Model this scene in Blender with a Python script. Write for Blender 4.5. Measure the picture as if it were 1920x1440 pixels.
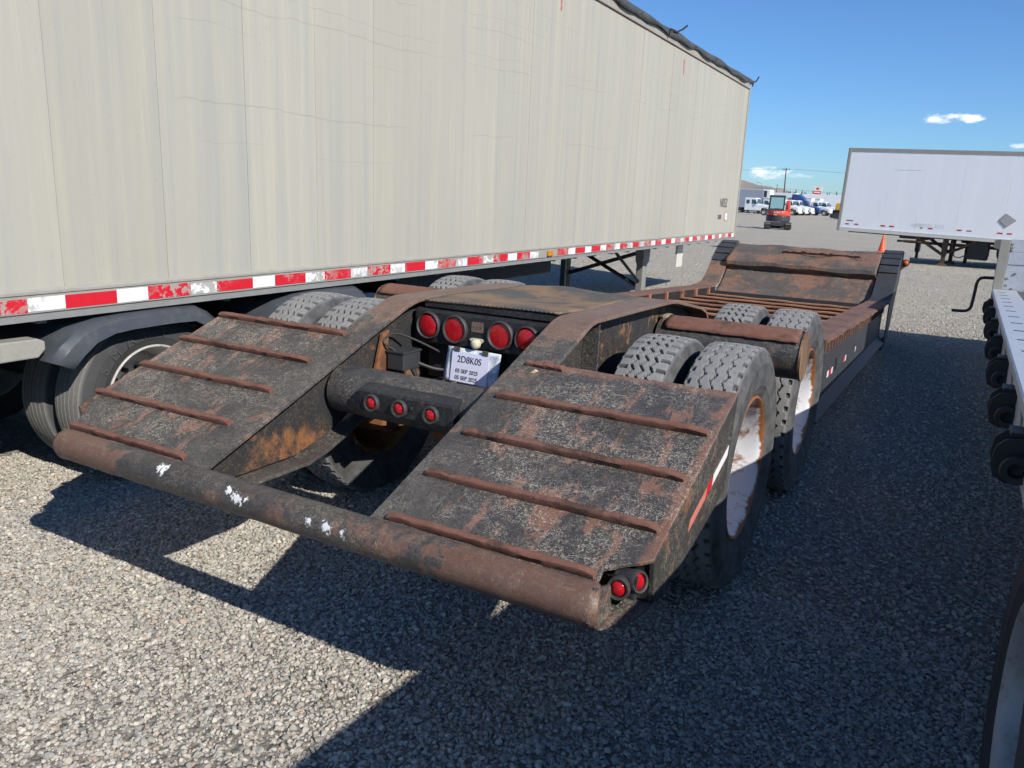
import bpy, bmesh, math, random
import numpy as np
from mathutils import Vector, Matrix, Euler

random.seed(7)
rng = np.random.default_rng(11)
for o in list(bpy.data.objects):
    bpy.data.objects.remove(o, do_unlink=True)
scene = bpy.context.scene
COL = scene.collection
PI = math.pi

# ------------------------------------------------------------------ camera
YAW, PITCH, ROLL, CAM_H = math.radians(28.42), math.radians(13.53), math.radians(2.387), 1.8
fwd = Vector((-math.sin(YAW) * math.cos(PITCH), math.cos(YAW) * math.cos(PITCH), -math.sin(PITCH)))
rgt = Vector((math.cos(YAW), math.sin(YAW), 0.0))
upv = rgt.cross(fwd)
r2 = math.cos(ROLL) * rgt + math.sin(ROLL) * upv
u2 = -math.sin(ROLL) * rgt + math.cos(ROLL) * upv
cam_data = bpy.data.cameras.new('camera')
cam = bpy.data.objects.new('camera', cam_data)
COL.objects.link(cam)
m3 = Matrix((r2, u2, -fwd)).transposed()
cam.matrix_world = Matrix.Translation((0, 0, CAM_H)) @ m3.to_4x4()
cam_data.sensor_fit = 'HORIZONTAL'
cam_data.sensor_width = 36.0
cam_data.lens = 1482.8 / 1920 * 36.0
cam_data.clip_start = 0.05
cam_data.clip_end = 9000
scene.camera = cam

# ------------------------------------------------------------------ world, sun, exposure
SUN_DIR = Vector((1.36, -0.57, 1.0)).normalized()          # towards the sun
SUN_EL = math.asin(SUN_DIR.z)
SUN_ROT = math.atan2(SUN_DIR.x, SUN_DIR.y)
world = bpy.data.worlds.new('World')
scene.world = world
world.use_nodes = True
wn, wl = world.node_tree.nodes, world.node_tree.links
wn.clear()
w_out = wn.new('ShaderNodeOutputWorld')
w_bg = wn.new('ShaderNodeBackground')
w_sky = wn.new('ShaderNodeTexSky')
w_sky.sky_type = 'NISHITA'
w_sky.sun_disc = False
w_sky.sun_elevation = SUN_EL
w_sky.sun_rotation = SUN_ROT
w_sky.altitude = 400
w_sky.air_density = 1.0
w_sky.dust_density = 0.35
w_sky.ozone_density = 4.0
w_bg.inputs['Strength'].default_value = 0.106


def wmath(op, a, b=None, c=None):
    n = wn.new('ShaderNodeMath')
    n.operation = op
    for i, v in enumerate((a, b, c)):
        if v is None:
            continue
        if isinstance(v, (int, float)):
            n.inputs[i].default_value = v
        else:
            wl.new(v, n.inputs[i])
    return n.outputs[0]


w_tc = wn.new('ShaderNodeTexCoord')
w_sep = wn.new('ShaderNodeSeparateXYZ')
wl.new(w_tc.outputs['Generated'], w_sep.inputs[0])
w_az = wmath('MULTIPLY', wmath('ARCTAN2', w_sep.outputs[0], w_sep.outputs[1]), 57.2958)
w_el = wmath('MULTIPLY', wmath('ARCSINE', w_sep.outputs[2]), 57.2958)
w_map = wn.new('ShaderNodeMapping')
w_map.inputs['Scale'].default_value = (40, 40, 110)
wl.new(w_tc.outputs['Generated'], w_map.inputs[0])
w_noise = wn.new('ShaderNodeTexNoise')
w_noise.inputs['Scale'].default_value = 1.0
w_noise.inputs['Detail'].default_value = 7
w_noise.inputs['Roughness'].default_value = 0.62
wl.new(w_map.outputs[0], w_noise.inputs['Vector'])
cloud_sum = None
# fair-weather cloud puffs low over the horizon, all round (azimuth, elevation, half width, half height)
for az, el, ha, he, amt in [(-1.2, 5.50, 1.9, 0.32, 1.0), (-11.6, 2.00, 1.6, 0.5, 0.75), (-9.7, 1.85, 1.3, 0.25, 0.45),
                            (2.45, 3.95, 0.55, 0.18, 0.7), (20, 4.6, 2.5, 0.5, 0.8), (48, 3.2, 3.0, 0.6, 0.8),
                            (95, 5.0, 3.0, 0.6, 0.8), (-60, 4.0, 3.0, 0.5, 0.8), (-120, 5.2, 3.2, 0.6, 0.8), (150, 3.6, 3, 0.6, 0.8)]:
    da = wmath('DIVIDE', wmath('SUBTRACT', w_az, az), ha)
    de = wmath('DIVIDE', wmath('SUBTRACT', w_el, el), he)
    d2 = wmath('ADD', wmath('MULTIPLY', da, da), wmath('MULTIPLY', de, de))
    base = wmath('SUBTRACT', 1.0, d2)
    v = wmath('ADD', wmath('MULTIPLY', base, 0.55), wmath('MULTIPLY', wmath('SUBTRACT', w_noise.outputs[0], 0.5), 2.6))
    sm = wn.new('ShaderNodeMapRange')
    sm.interpolation_type = 'SMOOTHSTEP'
    sm.inputs['From Min'].default_value = 0.05
    sm.inputs['From Max'].default_value = 0.75
    wl.new(v, sm.inputs['Value'])
    inside = wmath('MULTIPLY', wmath('GREATER_THAN', base, -1.2), amt)
    m = wmath('MULTIPLY', sm.outputs[0], inside)
    cloud_sum = m if cloud_sum is None else wmath('MAXIMUM', cloud_sum, m)
w_mix = wn.new('ShaderNodeMix')
w_mix.data_type = 'RGBA'
wl.new(cloud_sum, w_mix.inputs['Factor'])
w_tint = wn.new('ShaderNodeMix')
w_tint.data_type = 'RGBA'
w_tint.blend_type = 'MULTIPLY'
w_tint.inputs['Factor'].default_value = 1.0
w_tint.inputs['B'].default_value = (0.58, 0.82, 1.08, 1)
wl.new(w_sky.outputs[0], w_tint.inputs['A'])
wl.new(w_tint.outputs['Result'], w_mix.inputs['A'])
w_mix.inputs['B'].default_value = (9.0, 9.2, 9.8, 1)
wl.new(w_mix.outputs['Result'], w_bg.inputs['Color'])
wl.new(w_bg.outputs[0], w_out.inputs[0])

sun_data = bpy.data.lights.new('sun', 'SUN')
sun_data.energy = 4.7
sun_data.angle = math.radians(0.53)
sun_data.color = (1.0, 0.955, 0.88)
sun = bpy.data.objects.new('sun', sun_data)
COL.objects.link(sun)
sun.location = (20, -8, 20)
sun.rotation_euler = (-SUN_DIR).to_track_quat('-Z', 'Y').to_euler()

vs = scene.view_settings
vs.view_transform = 'Standard'
vs.look = 'None'
vs.exposure = 0.30
vs.gamma = 1.0
vs.use_curve_mapping = False
scene.render.film_transparent = False
scene.cycles.use_denoising = True
scene.cycles.max_bounces = 5
scene.cycles.diffuse_bounces = 3
scene.cycles.glossy_bounces = 2
scene.cycles.transmission_bounces = 2
scene.cycles.caustics_reflective = False
scene.cycles.caustics_refractive = False
scene.cycles.adaptive_threshold = 0.04
scene.cycles.use_adaptive_sampling = True


# ------------------------------------------------------------------ helpers: materials
class NT:
    def __init__(self, name):
        self.m = bpy.data.materials.new(name)
        self.m.use_nodes = True
        self.n = self.m.node_tree.nodes
        self.l = self.m.node_tree.links
        self.n.clear()
        self.out = self.n.new('ShaderNodeOutputMaterial')
        self.b = self.n.new('ShaderNodeBsdfPrincipled')
        self.l.new(self.b.outputs[0], self.out.inputs[0])
        self.tc = self.n.new('ShaderNodeTexCoord')
        self.obj = self.tc.outputs['Object']

    def put(self, sock, v):
        if v is None:
            return
        if isinstance(v, bpy.types.NodeSocket):
            self.l.new(v, sock)
        elif isinstance(v, (tuple, list)):
            if len(v) == 3 and sock.type == 'RGBA':
                v = (*v, 1)
            sock.default_value = v
        else:
            sock.default_value = v

    def math(self, op, a, b=None, c=None, clamp=False):
        n = self.n.new('ShaderNodeMath')
        n.operation = op
        n.use_clamp = clamp
        for i, v in enumerate((a, b, c)):
            self.put(n.inputs[i], v)
        return n.outputs[0]

    def map(self, scale=(1, 1, 1), loc=(0, 0, 0), rot=(0, 0, 0), vec=None):
        n = self.n.new('ShaderNodeMapping')
        n.inputs['Scale'].default_value = scale
        n.inputs['Location'].default_value = loc
        n.inputs['Rotation'].default_value = rot
        self.l.new(vec or self.obj, n.inputs[0])
        return n.outputs[0]

    def noise(self, scale, detail=4, rough=0.55, dist=0.0, vec=None, color=False):
        n = self.n.new('ShaderNodeTexNoise')
        n.inputs['Scale'].default_value = scale
        n.inputs['Detail'].default_value = detail
        n.inputs['Roughness'].default_value = rough
        n.inputs['Distortion'].default_value = dist
        self.l.new(vec or self.obj, n.inputs['Vector'])
        return n.outputs['Color' if color else 'Fac']

    def voronoi(self, scale, feature='F1', vec=None, out='Distance'):
        n = self.n.new('ShaderNodeTexVoronoi')
        n.feature = feature
        n.inputs['Scale'].default_value = scale
        self.l.new(vec or self.obj, n.inputs['Vector'])
        return n.outputs[out]

    def step(self, v, lo, hi, a=0.0, b=1.0):
        n = self.n.new('ShaderNodeMapRange')
        n.interpolation_type = 'SMOOTHSTEP'
        n.inputs['From Min'].default_value = lo
        n.inputs['From Max'].default_value = hi
        n.inputs['To Min'].default_value = a
        n.inputs['To Max'].default_value = b
        self.l.new(v, n.inputs['Value'])
        return n.outputs[0]

    def mix(self, f, a, b, mode='MIX'):
        n = self.n.new('ShaderNodeMix')
        n.data_type = 'RGBA'
        n.blend_type = mode
        self.put(n.inputs['Factor'], f)
        self.put(n.inputs['A'], a)
        self.put(n.inputs['B'], b)
        return n.outputs['Result']

    def sep(self, vec=None):
        n = self.n.new('ShaderNodeSeparateXYZ')
        self.l.new(vec or self.obj, n.inputs[0])
        return n.outputs

    def bump(self, h, strength=0.3, dist=0.01):
        n = self.n.new('ShaderNodeBump')
        n.inputs['Strength'].default_value = strength
        n.inputs['Distance'].default_value = dist
        self.l.new(h, n.inputs['Height'])
        self.l.new(n.outputs[0], self.b.inputs['Normal'])

    def set(self, color=None, rough=None, metal=None, spec=None):
        if color is not None:
            self.put(self.b.inputs['Base Color'], color)
        if rough is not None:
            self.put(self.b.inputs['Roughness'], rough)
        if metal is not None:
            self.put(self.b.inputs['Metallic'], metal)
        if spec is not None:
            self.put(self.b.inputs['Specular IOR Level'], spec)
        return self.m


def plain(name, color, rough=0.6, metal=0.0, var=0.12, scale=6.0, bump=0.0, dirt=None):
    t = NT(name)
    n = t.noise(scale, 6, 0.6)
    lo = tuple(c * (1 - var) for c in color)
    hi = tuple(min(1, c * (1 + var)) for c in color)
    c = t.mix(n, lo, hi)
    if dirt:
        d = t.step(t.noise(scale * 2.3, 8, 0.7), 0.48, 0.72)
        c = t.mix(t.math('MULTIPLY', d, dirt[1]), c, dirt[0])
    t.set(c, t.step(n, 0.2, 0.8, rough * 0.85, min(1, rough * 1.15)), metal)
    if bump:
        t.bump(t.noise(scale * 8, 4), bump, 0.004)
    return t.m


def worn(name, base, rust, amt=0.5, fleck=(0.30, 0.25, 0.18), famt=0.5, rough=0.62, patch=None, chips=None, s1=2.6, edge_rust=None, dust=0.0, stretch=(1, 1, 1)):
    """old black paint on steel: rust blooms, dusty flecks and scratches"""
    t = NT(name)
    big = t.noise(s1, 6, 0.68, 0.4, vec=t.map(stretch))
    med = t.noise(11, 5, 0.7, 0.8, vec=t.map(stretch))
    mask = t.math('ADD', t.math('MULTIPLY', big, 0.62), t.math('MULTIPLY', med, 0.38))
    c0 = 0.62 - 0.22 * amt
    rmask = t.step(mask, c0, c0 + 0.07)
    tone = t.noise(30, 5, 0.6)
    rustc = t.mix(tone, tuple(c * 0.55 for c in rust), tuple(min(1, c * 1.45) for c in rust))
    bn = t.noise(5, 6, 0.6)
    basec = t.mix(bn, tuple(c * 0.7 for c in base), tuple(c * 1.5 for c in base))
    col = t.mix(t.math('MULTIPLY', rmask, 0.92), basec, rustc)
    if patch:
        (px, py, pz), (sx, sy, sz), pcol = patch
        s = t.sep()
        d = None
        for k, (p, sc) in enumerate(zip((px, py, pz), (sx, sy, sz))):
            q = t.math('DIVIDE', t.math('SUBTRACT', s[k], p), sc)
            q = t.math('MULTIPLY', q, q)
            d = q if d is None else t.math('ADD', d, q)
        pm = t.step(t.math('ADD', t.math('SUBTRACT', 1.0, d), t.math('MULTIPLY', t.math('SUBTRACT', t.noise(5, 10, 0.78, 0.8), 0.5), 5.6)), 0.10, 1.1)
        pc = t.mix(t.noise(14, 8, 0.7), tuple(c * 0.6 for c in pcol), tuple(c * 1.5 for c in pcol))
        hole = t.step(t.noise(22, 8, 0.75, 0.8), 0.36, 0.52, 0.25, 1.0)
        col = t.mix(t.math('MULTIPLY', t.math('MULTIPLY', pm, hole), 0.9), col, pc)
    if edge_rust:
        s = t.sep()
        ax_ = t.math('ABSOLUTE', s[0])
        wob = t.math('MULTIPLY', t.math('SUBTRACT', t.noise(9, 7, 0.7), 0.5), edge_rust[2])
        e1 = t.step(t.math('ADD', ax_, wob), edge_rust[0], edge_rust[0] + 0.03)
        e2 = t.step(t.math('ADD', s[1], wob), edge_rust[1], edge_rust[1] + 0.03)
        col = t.mix(t.math('MULTIPLY', t.math('MAXIMUM', e1, e2), 0.85), col, rustc)
    if dust:
        dn = t.step(t.noise(2.3, 6, 0.72, 0.6), 0.30, 0.70, 0.25, 1.0)
        dn = t.math('MULTIPLY', dn, t.step(t.noise(34, 5, 0.75, 1.2), 0.36, 0.62, 0.2, 1.0))
        col = t.mix(t.math('MULTIPLY', dn, dust), col, (0.20, 0.178, 0.155))
    # dusty flecks
    f2 = t.step(t.noise(4.2, 5, 0.72, 0.8), 0.38, 0.66, 0.10, 1.0)
    f1 = t.step(t.noise(48, 4, 0.72, 3.0), 0.52, 0.60)
    col = t.mix(t.math('MULTIPLY', t.math('MULTIPLY', f1, f2), famt), col, fleck)
    f4 = t.step(t.noise(26, 4, 0.7, 1.5), 0.50, 0.66)
    col = t.mix(t.math('MULTIPLY', t.math('MULTIPLY', f4, f2), famt * 0.45), col, tuple(c * 0.75 for c in fleck))
    f3 = t.step(t.noise(190, 2, 0.5, 1.0), 0.62, 0.70)
    col = t.mix(t.math('MULTIPLY', t.math('MULTIPLY', f3, t.step(f2, 0.0, 1.0, 0.45, 1.0)), famt * 0.8), col, tuple(min(1, c * 1.35) for c in fleck))
    scr = t.step(t.noise(1.0, 3, 0.6, 0.6, vec=t.map((9, 150, 60), rot=(0.3, 0.1, 0.5))), 0.63, 0.70)
    col = t.mix(t.math('MULTIPLY', scr, famt * 0.5), col, fleck)
    if chips:
        s = t.sep()
        tot = None
        for (cx, cy, cz), r in chips:
            d = None
            for k, p in enumerate((cx, cy, cz)):
                q = t.math('SUBTRACT', s[k], p)
                q = t.math('MULTIPLY', q, q)
                d = q if d is None else t.math('ADD', d, q)
            d = t.math('DIVIDE', t.math('SQRT', d), r)
            m = t.math('SUBTRACT', 1.0, d)
            tot = m if tot is None else t.math('MAXIMUM', tot, m)
        cm = t.step(t.math('ADD', t.math('MULTIPLY', tot, 0.9), t.math('MULTIPLY', t.math('SUBTRACT', t.noise(46, 7, 0.75, 0.8), 0.5), 3.4)), 0.36, 0.42)
        cm = t.math('MULTIPLY', cm, t.math('GREATER_THAN', tot, 0.0))
        col = t.mix(cm, col, (0.72, 0.72, 0.72))
    rg = t.math('ADD', t.math('MULTIPLY', rmask, 0.25), rough, clamp=True)
    t.set(col, rg, 0.0, 0.4)
    h = t.math('ADD', t.math('MULTIPLY', t.noise(14, 4, 0.7), 0.9), t.math('MULTIPLY', t.noise(120, 3, 0.6), 0.35))
    t.bump(h, 0.35, 0.006)
    return t.m


BLACK = (0.020, 0.021, 0.024)
RUST = (0.155, 0.068, 0.042)
ORANGE = (0.30, 0.115, 0.035)
FLECK = (0.34, 0.295, 0.225)
M = {}
M['ramp'] = worn('ramp_worn_paint', (0.032, 0.031, 0.031), (0.175, 0.082, 0.054), 0.50, (0.42, 0.37, 0.30), 0.78, 0.50, edge_rust=(1.30, 2.81, 0.10), dust=0.26, s1=5.0, stretch=(1.9, 0.7, 1))
M['cleat'] = worn('cleat_rust', (0.07, 0.035, 0.026), (0.17, 0.075, 0.052), 1.0, (0.25, 0.19, 0.14), 0.25, 0.7)
M['side_plate'] = worn('side_plate_paint', (0.028, 0.028, 0.028), (0.17, 0.08, 0.045), 0.40, FLECK, 0.6)
M['pipe'] = worn('pipe_worn_paint', (0.028, 0.026, 0.026), (0.14, 0.066, 0.042), 0.40, FLECK, 0.45, 0.5, edge_rust=(0.74, 90.0, 0.9), dust=0.30,
                 chips=[((-0.465, 1.80, 0.768), 0.034), ((-0.11, 1.80, 0.765), 0.020), ((-0.06, 1.79, 0.745), 0.034), ((-0.02, 1.79, 0.752), 0.018), ((0.27, 1.79, 0.742), 0.020), ((0.345, 1.79, 0.742), 0.028), ((0.415, 1.79, 0.735), 0.020)])
M['beam'] = worn('beam_worn_paint', BLACK, RUST, 0.30, FLECK, 0.5, 0.5, dust=0.35)
M['flange'] = worn('flange_rust', (0.030, 0.029, 0.029), (0.165, 0.085, 0.055), 0.38, FLECK, 0.55, 0.52, edge_rust=(9.0, 2.98, 0.6), dust=0.45)
M['web'] = worn('web_orange_rust', BLACK, (0.22, 0.10, 0.04), 0.34, (0.24, 0.17, 0.08), 0.45,
                patch=((-0.43, 2.36, 0.70), (0.3, 0.26, 0.10), (0.24, 0.098, 0.038)))
M['black'] = worn('black_paint', (0.014, 0.0145, 0.017), RUST, 0.18, (0.16, 0.15, 0.13), 0.35, 0.5)
M['rail_side'] = worn('rail_side_paint', (0.030, 0.033, 0.040), RUST, 0.16, (0.14, 0.13, 0.12), 0.35, 0.55)
M['rail_top'] = worn('rail_top_rust', (0.09, 0.05, 0.042), (0.155, 0.082, 0.062), 0.9, (0.30, 0.24, 0.19), 0.3, 0.7)
M['slat'] = worn('slat_rust', (0.17, 0.075, 0.045), (0.32, 0.15, 0.085), 0.9, (0.40, 0.28, 0.18), 0.25, 0.75)
M['bulk'] = worn('bulkhead_rust', (0.075, 0.066, 0.060), (0.19, 0.098, 0.064), 0.72, (0.26, 0.21, 0.17), 0.5, 0.62, s1=2.2)
M['tread_plate'] = worn('tread_plate', (0.05, 0.043, 0.038), (0.26, 0.145, 0.065), 0.62, (0.3, 0.25, 0.18), 0.5)
M['rust'] = worn('bare_rust', (0.10, 0.04, 0.02), (0.22, 0.09, 0.035), 0.9, (0.3, 0.2, 0.12), 0.2, 0.8)

t = NT('diamond_plate')
u = t.map((1, 1, 1), rot=(0, 0, PI / 4))
su = t.sep(u)
chk = t.math('MULTIPLY', t.math('SINE', t.math('MULTIPLY', su[0], 190)), t.math('SINE', t.math('MULTIPLY', su[1], 190)))
nz = t.noise(2.2, 9, 0.68, 0.5)
rm = t.step(nz, 0.42, 0.60)
c = t.mix(rm, (0.06, 0.055, 0.05), t.mix(t.noise(9, 8, 0.7), (0.13, 0.075, 0.04), (0.32, 0.19, 0.09)))
c = t.mix(t.math('MULTIPLY', t.step(chk, 0.2, 0.7), 0.45), c, (0.17, 0.165, 0.155))
c = t.mix(t.math('MULTIPLY', t.step(t.noise(180, 2, 0.5, 1), 0.6, 0.7), 0.35), c, FLECK)
t.set(c, 0.6)
t.bump(t.math('MAXIMUM', chk, 0.0), 0.5, 0.004)
M['diamond'] = t.m

t = NT('tyre_rubber')
geo = t.n.new('ShaderNodeNewGeometry')
s = t.sep()
rad = t.math('SQRT', t.math('ADD', t.math('MULTIPLY', s[1], s[1]), t.math('MULTIPLY', s[2], s[2])))
tread = t.step(rad, 0.915, 0.945)
n1 = t.noise(9, 8, 0.7)
n2 = t.noise(60, 4, 0.6)
side = t.mix(t.step(n1, 0.3, 0.7), (0.042, 0.043, 0.046), (0.115, 0.113, 0.110))
top = t.mix(n2, (0.165, 0.163, 0.158), (0.29, 0.283, 0.272))
top = t.mix(t.step(n1, 0.4, 0.62), top, (0.20, 0.198, 0.193))
top = t.mix(t.math('MULTIPLY', t.step(t.noise(35, 6, 0.75), 0.54, 0.66), 0.55), top, (0.12, 0.12, 0.12))
attr = t.n.new('ShaderNodeAttribute')
attr.attribute_name = 'wear'
c = t.mix(attr.outputs['Fac'], side, top)
t.set(c, 0.88, 0.0, 0.3)
t.bump(t.noise(150, 4, 0.6), 0.25, 0.003)
M['rubber'] = t.m
t = NT('tyre_rubber_dark')
n1 = t.noise(7, 8, 0.7)
side = t.mix(n1, (0.034, 0.035, 0.037), (0.07, 0.069, 0.067))
top = t.mix(t.noise(40, 4), (0.13, 0.126, 0.118), (0.24, 0.23, 0.21))
attr = t.n.new('ShaderNodeAttribute')
attr.attribute_name = 'wear'
t.set(t.mix(attr.outputs['Fac'], side, top), 0.85, 0.0, 0.3)
t.bump(t.noise(150, 4, 0.6), 0.2, 0.003)
M['rubber_dark'] = t.m

t = NT('white_wheel_rust')
n1 = t.noise(6.5, 10, 0.72, 0.5)
s = t.sep()
rad = t.math('SQRT', t.math('ADD', t.math('MULTIPLY', s[1], s[1]), t.math('MULTIPLY', s[2], s[2])))
edge = t.math('MULTIPLY', t.step(rad, 0.322, 0.338), 0.26)
low = t.math('MULTIPLY', t.step(rad, 0.30, 0.10), 0.10)
run = t.noise(1.0, 6, 0.7, vec=t.map((3, 16, 5)))
rm = t.step(t.math('ADD', t.math('ADD', t.math('MULTIPLY_ADD', run, 0.35, t.math('MULTIPLY', n1, 0.7)), edge), low), 0.52, 0.62)
rc = t.mix(t.noise(18, 8, 0.7), (0.10, 0.032, 0.012), (0.38, 0.15, 0.045))
c = t.mix(rm, t.mix(t.noise(4, 4), (0.62, 0.63, 0.66), (0.74, 0.74, 0.74)), rc)
t.set(c, 0.5)
t.bump(t.noise(60, 6, 0.7), 0.2, 0.003)
M['rim_white'] = t.m
M['rim_rust'] = worn('rim_rust', (0.12, 0.05, 0.02), (0.34, 0.15, 0.05), 0.85, (0.3, 0.2, 0.1), 0.2, 0.75)
M['rim_alu'] = plain('rim_aluminium', (0.46, 0.44, 0.41), 0.45, 0.2, 0.2, 8, dirt=((0.16, 0.12, 0.09), 0.5))

# weathered aluminium box side: vertical runs, per-panel tone, long scuffs
t = NT('weathered_aluminium_side')
oi = t.n.new('ShaderNodeObjectInfo')
st1 = t.noise(1.0, 6, 0.65, vec=t.map((1, 5.5, 0.22)))
st2 = t.noise(1.0, 6, 0.6, vec=t.map((1, 13, 0.35)))
fine = t.noise(1.0, 3, 0.6, vec=t.map((1, 130, 3.0)))
blot = t.noise(1.1, 7, 0.62)
c = t.mix(st1, (0.320, 0.318, 0.290), (0.425, 0.388, 0.300))
c = t.mix(t.math('MULTIPLY', t.step(st2, 0.50, 0.74), 0.50), c, (0.285, 0.292, 0.290))
c = t.mix(t.math('MULTIPLY', t.step(st2, 0.50, 0.28), 0.50), c, (0.46, 0.425, 0.335))
c = t.mix(t.math('MULTIPLY', t.step(fine, 0.56, 0.75), 0.16), c, (0.23, 0.23, 0.218))
c = t.mix(t.math('MULTIPLY', t.step(blot, 0.55, 0.75), 0.35), c, (0.345, 0.312, 0.255))
tone = t.math('MULTIPLY_ADD', oi.outputs['Random'], 0.07, 0.965)
hsv = t.n.new('ShaderNodeHueSaturation')
t.l.new(c, hsv.inputs['Color'])
t.l.new(tone, hsv.inputs['Value'])
c = hsv.outputs[0]
s = t.sep()
wob = t.math('MULTIPLY', t.math('SUBTRACT', t.noise(0.55, 5, 0.6), 0.5), 0.30)
fade = t.noise(0.8, 4, 0.5, vec=t.map((1, 1, 1), loc=(3, 5, 1)))
sc = None
for z0, k, w, f0 in [(2.36, 0.018, 0.006, 0.42), (3.02, 0.030, 0.006, 0.40), (3.12, 0.028, 0.004, 0.42), (3.30, 0.012, 0.005, 0.46), (3.43, 0.020, 0.003, 0.4), (3.60, -0.01, 0.004, 0.46), (1.95, -0.014, 0.003, 0.5), (2.80, 0.016, 0.003, 0.5)]:
    line = t.math('ADD', t.math('MULTIPLY_ADD', s[1], -k, s[2]), wob)
    d = t.math('ABSOLUTE', t.math('SUBTRACT', line, z0))
    m = t.math('MULTIPLY', t.step(d, w, w * 0.3), t.step(fade, f0, f0 + 0.12))
    sc = m if sc is None else t.math('MAXIMUM', sc, m)
c = t.mix(t.math('MULTIPLY', sc, 0.26), c, (0.16, 0.145, 0.13))
spots = t.step(t.noise(55, 2, 0.5), 0.70, 0.76)
c = t.mix(t.math('MULTIPLY', spots, 0.4), c, (0.14, 0.125, 0.11))
t.set(c, 0.62, 0.0, 0.3)
t.bump(t.math('ADD', t.noise(0.9, 3), t.math('MULTIPLY', st2, 0.08)), 0.12, 0.05)
M['alu_side'] = t.m
M['alu_rail'] = plain('aluminium_rail', (0.30, 0.285, 0.245), 0.55, 0.0, 0.14, 9, 0.1, ((0.24, 0.21, 0.17), 0.5))
M['alu_bright'] = plain('bright_aluminium', (0.50, 0.52, 0.55), 0.42, 0.25, 0.14, 14, 0.1, ((0.30, 0.29, 0.27), 0.5))
M['alu_dark'] = plain('dull_aluminium', (0.22, 0.22, 0.21), 0.55, 0.0, 0.2, 10)
M['steel_black'] = plain('black_steel', (0.016, 0.016, 0.018), 0.5, 0.0, 0.4, 20, 0.15, ((0.06, 0.045, 0.035), 0.4))
M['blue_black'] = plain('blue_black_steel', (0.012, 0.018, 0.028), 0.4, 0.0, 0.3, 20)
M['winch'] = worn('winch_steel', (0.018, 0.018, 0.019), (0.07, 0.035, 0.025), 0.35, (0.12, 0.10, 0.09), 0.3, 0.55)
M['fender'] = plain('black_poly_fender', (0.058, 0.064, 0.075), 0.36, 0.0, 0.3, 5, 0.05, ((0.12, 0.115, 0.105), 0.5))
M['tarp'] = plain('grey_tarp', (0.05, 0.056, 0.056), 0.6, 0.0, 0.35, 6, 0.2, ((0.16, 0.15, 0.13), 0.5))
M['deck_dark'] = plain('dark_deck_boards', (0.085, 0.088, 0.095), 0.75, 0.0, 0.35, 9, 0.3)
M['hose'] = plain('rubber_hose', (0.03, 0.03, 0.032), 0.55, 0.0, 0.3, 20)
M['grommet'] = plain('rubber_grommet', (0.035, 0.034, 0.034), 0.6, 0.0, 0.35, 30, 0.1, ((0.12, 0.10, 0.08), 0.45))
M['tyre_letter'] = plain('raised_rubber', (0.062, 0.062, 0.063), 0.8, 0.0, 0.2, 20)
M['bronze'] = plain('weathered_grey_weld', (0.28, 0.24, 0.18), 0.7, 0.0, 0.3, 20)
t = NT('streaked_end_plate')
st = t.noise(1.0, 5, 0.65, vec=t.map((1, 34, 2.5)))
c = t.mix(t.step(st, 0.35, 0.65), (0.06, 0.03, 0.02), (0.26, 0.16, 0.085))
c = t.mix(t.math('MULTIPLY', t.step(t.noise(40, 5, 0.7), 0.5, 0.7), 0.6), c, (0.13, 0.06, 0.035))
t.set(c, 0.7)
t.bump(st, 0.4, 0.005)
M['end_plate'] = t.m


def lens_mat(name, col, rough=0.18):
    t = NT(name)
    n = t.voronoi(70, 'F1')
    c = t.mix(t.math('MULTIPLY', t.step(n, 0.0, 0.9), 0.45), col, tuple(c * 0.45 for c in col))
    d = t.step(t.noise(22, 6, 0.7), 0.5, 0.75)
    c = t.mix(t.math('MULTIPLY', d, 0.10), c, (0.40, 0.30, 0.26))
    t.set(c, rough)
    t.bump(t.math('ADD', n, t.noise(180, 2)), 0.2, 0.002)
    return t.m


M['red_lens'] = lens_mat('red_lens', (0.46, 0.008, 0.014))
M['amber_lens'] = lens_mat('amber_lens', (0.62, 0.24, 0.02))
M['amber_red'] = lens_mat('orange_lens', (0.50, 0.09, 0.02))
M['cream_lens'] = lens_mat('cream_lens', (0.62, 0.58, 0.42), 0.3)


def tape_mat(name, col, wear=0.5):
    t = NT(name)
    s = t.sep()
    n = t.noise(16, 7, 0.7, 0.6)
    w = t.step(n, 0.40 + 0.18 * wear, 0.44 + 0.18 * wear)
    g = t.step(t.noise(1.7, 3, 0.5), 0.45, 0.58)
    wm = t.math('MULTIPLY', t.math('SUBTRACT', 1.0, w), t.math('MULTIPLY', g, 0.9))
    c = t.mix(t.noise(30, 4), tuple(c * 0.85 for c in col), col)
    c = t.mix(wm, c, (0.33, 0.31, 0.27))
    t.set(c, 0.45)
    return t.m


M['tape_red'] = tape_mat('red_reflective_tape', (0.58, 0.012, 0.025))
M['tape_white'] = tape_mat('white_reflective_tape', (0.80, 0.80, 0.81))
M['tape_pink'] = tape_mat('faded_red_tape', (0.62, 0.20, 0.16))
M['paper'] = plain('printed_paper', (0.72, 0.72, 0.86), 0.6, 0.0, 0.04, 8)
t = NT('clear_plastic_sleeve')
n1 = t.noise(16, 6, 0.7, 1.2)
t.set(t.mix(t.step(n1, 0.4, 0.62), (0.42, 0.47, 0.52), (0.75, 0.78, 0.80)), 0.15, 0.0, 0.7)
t.bump(n1, 0.5, 0.01)
M['sleeve'] = t.m
M['ink'] = plain('dark_ink', (0.045, 0.045, 0.055), 0.6, 0.0, 0.1)
M['ink_grey'] = plain('faded_ink', (0.085, 0.085, 0.085), 0.6, 0.0, 0.2, 20)
M['ghost'] = plain('ghost_lettering', (0.60, 0.62, 0.65), 0.5, 0.0, 0.15, 6)
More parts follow.
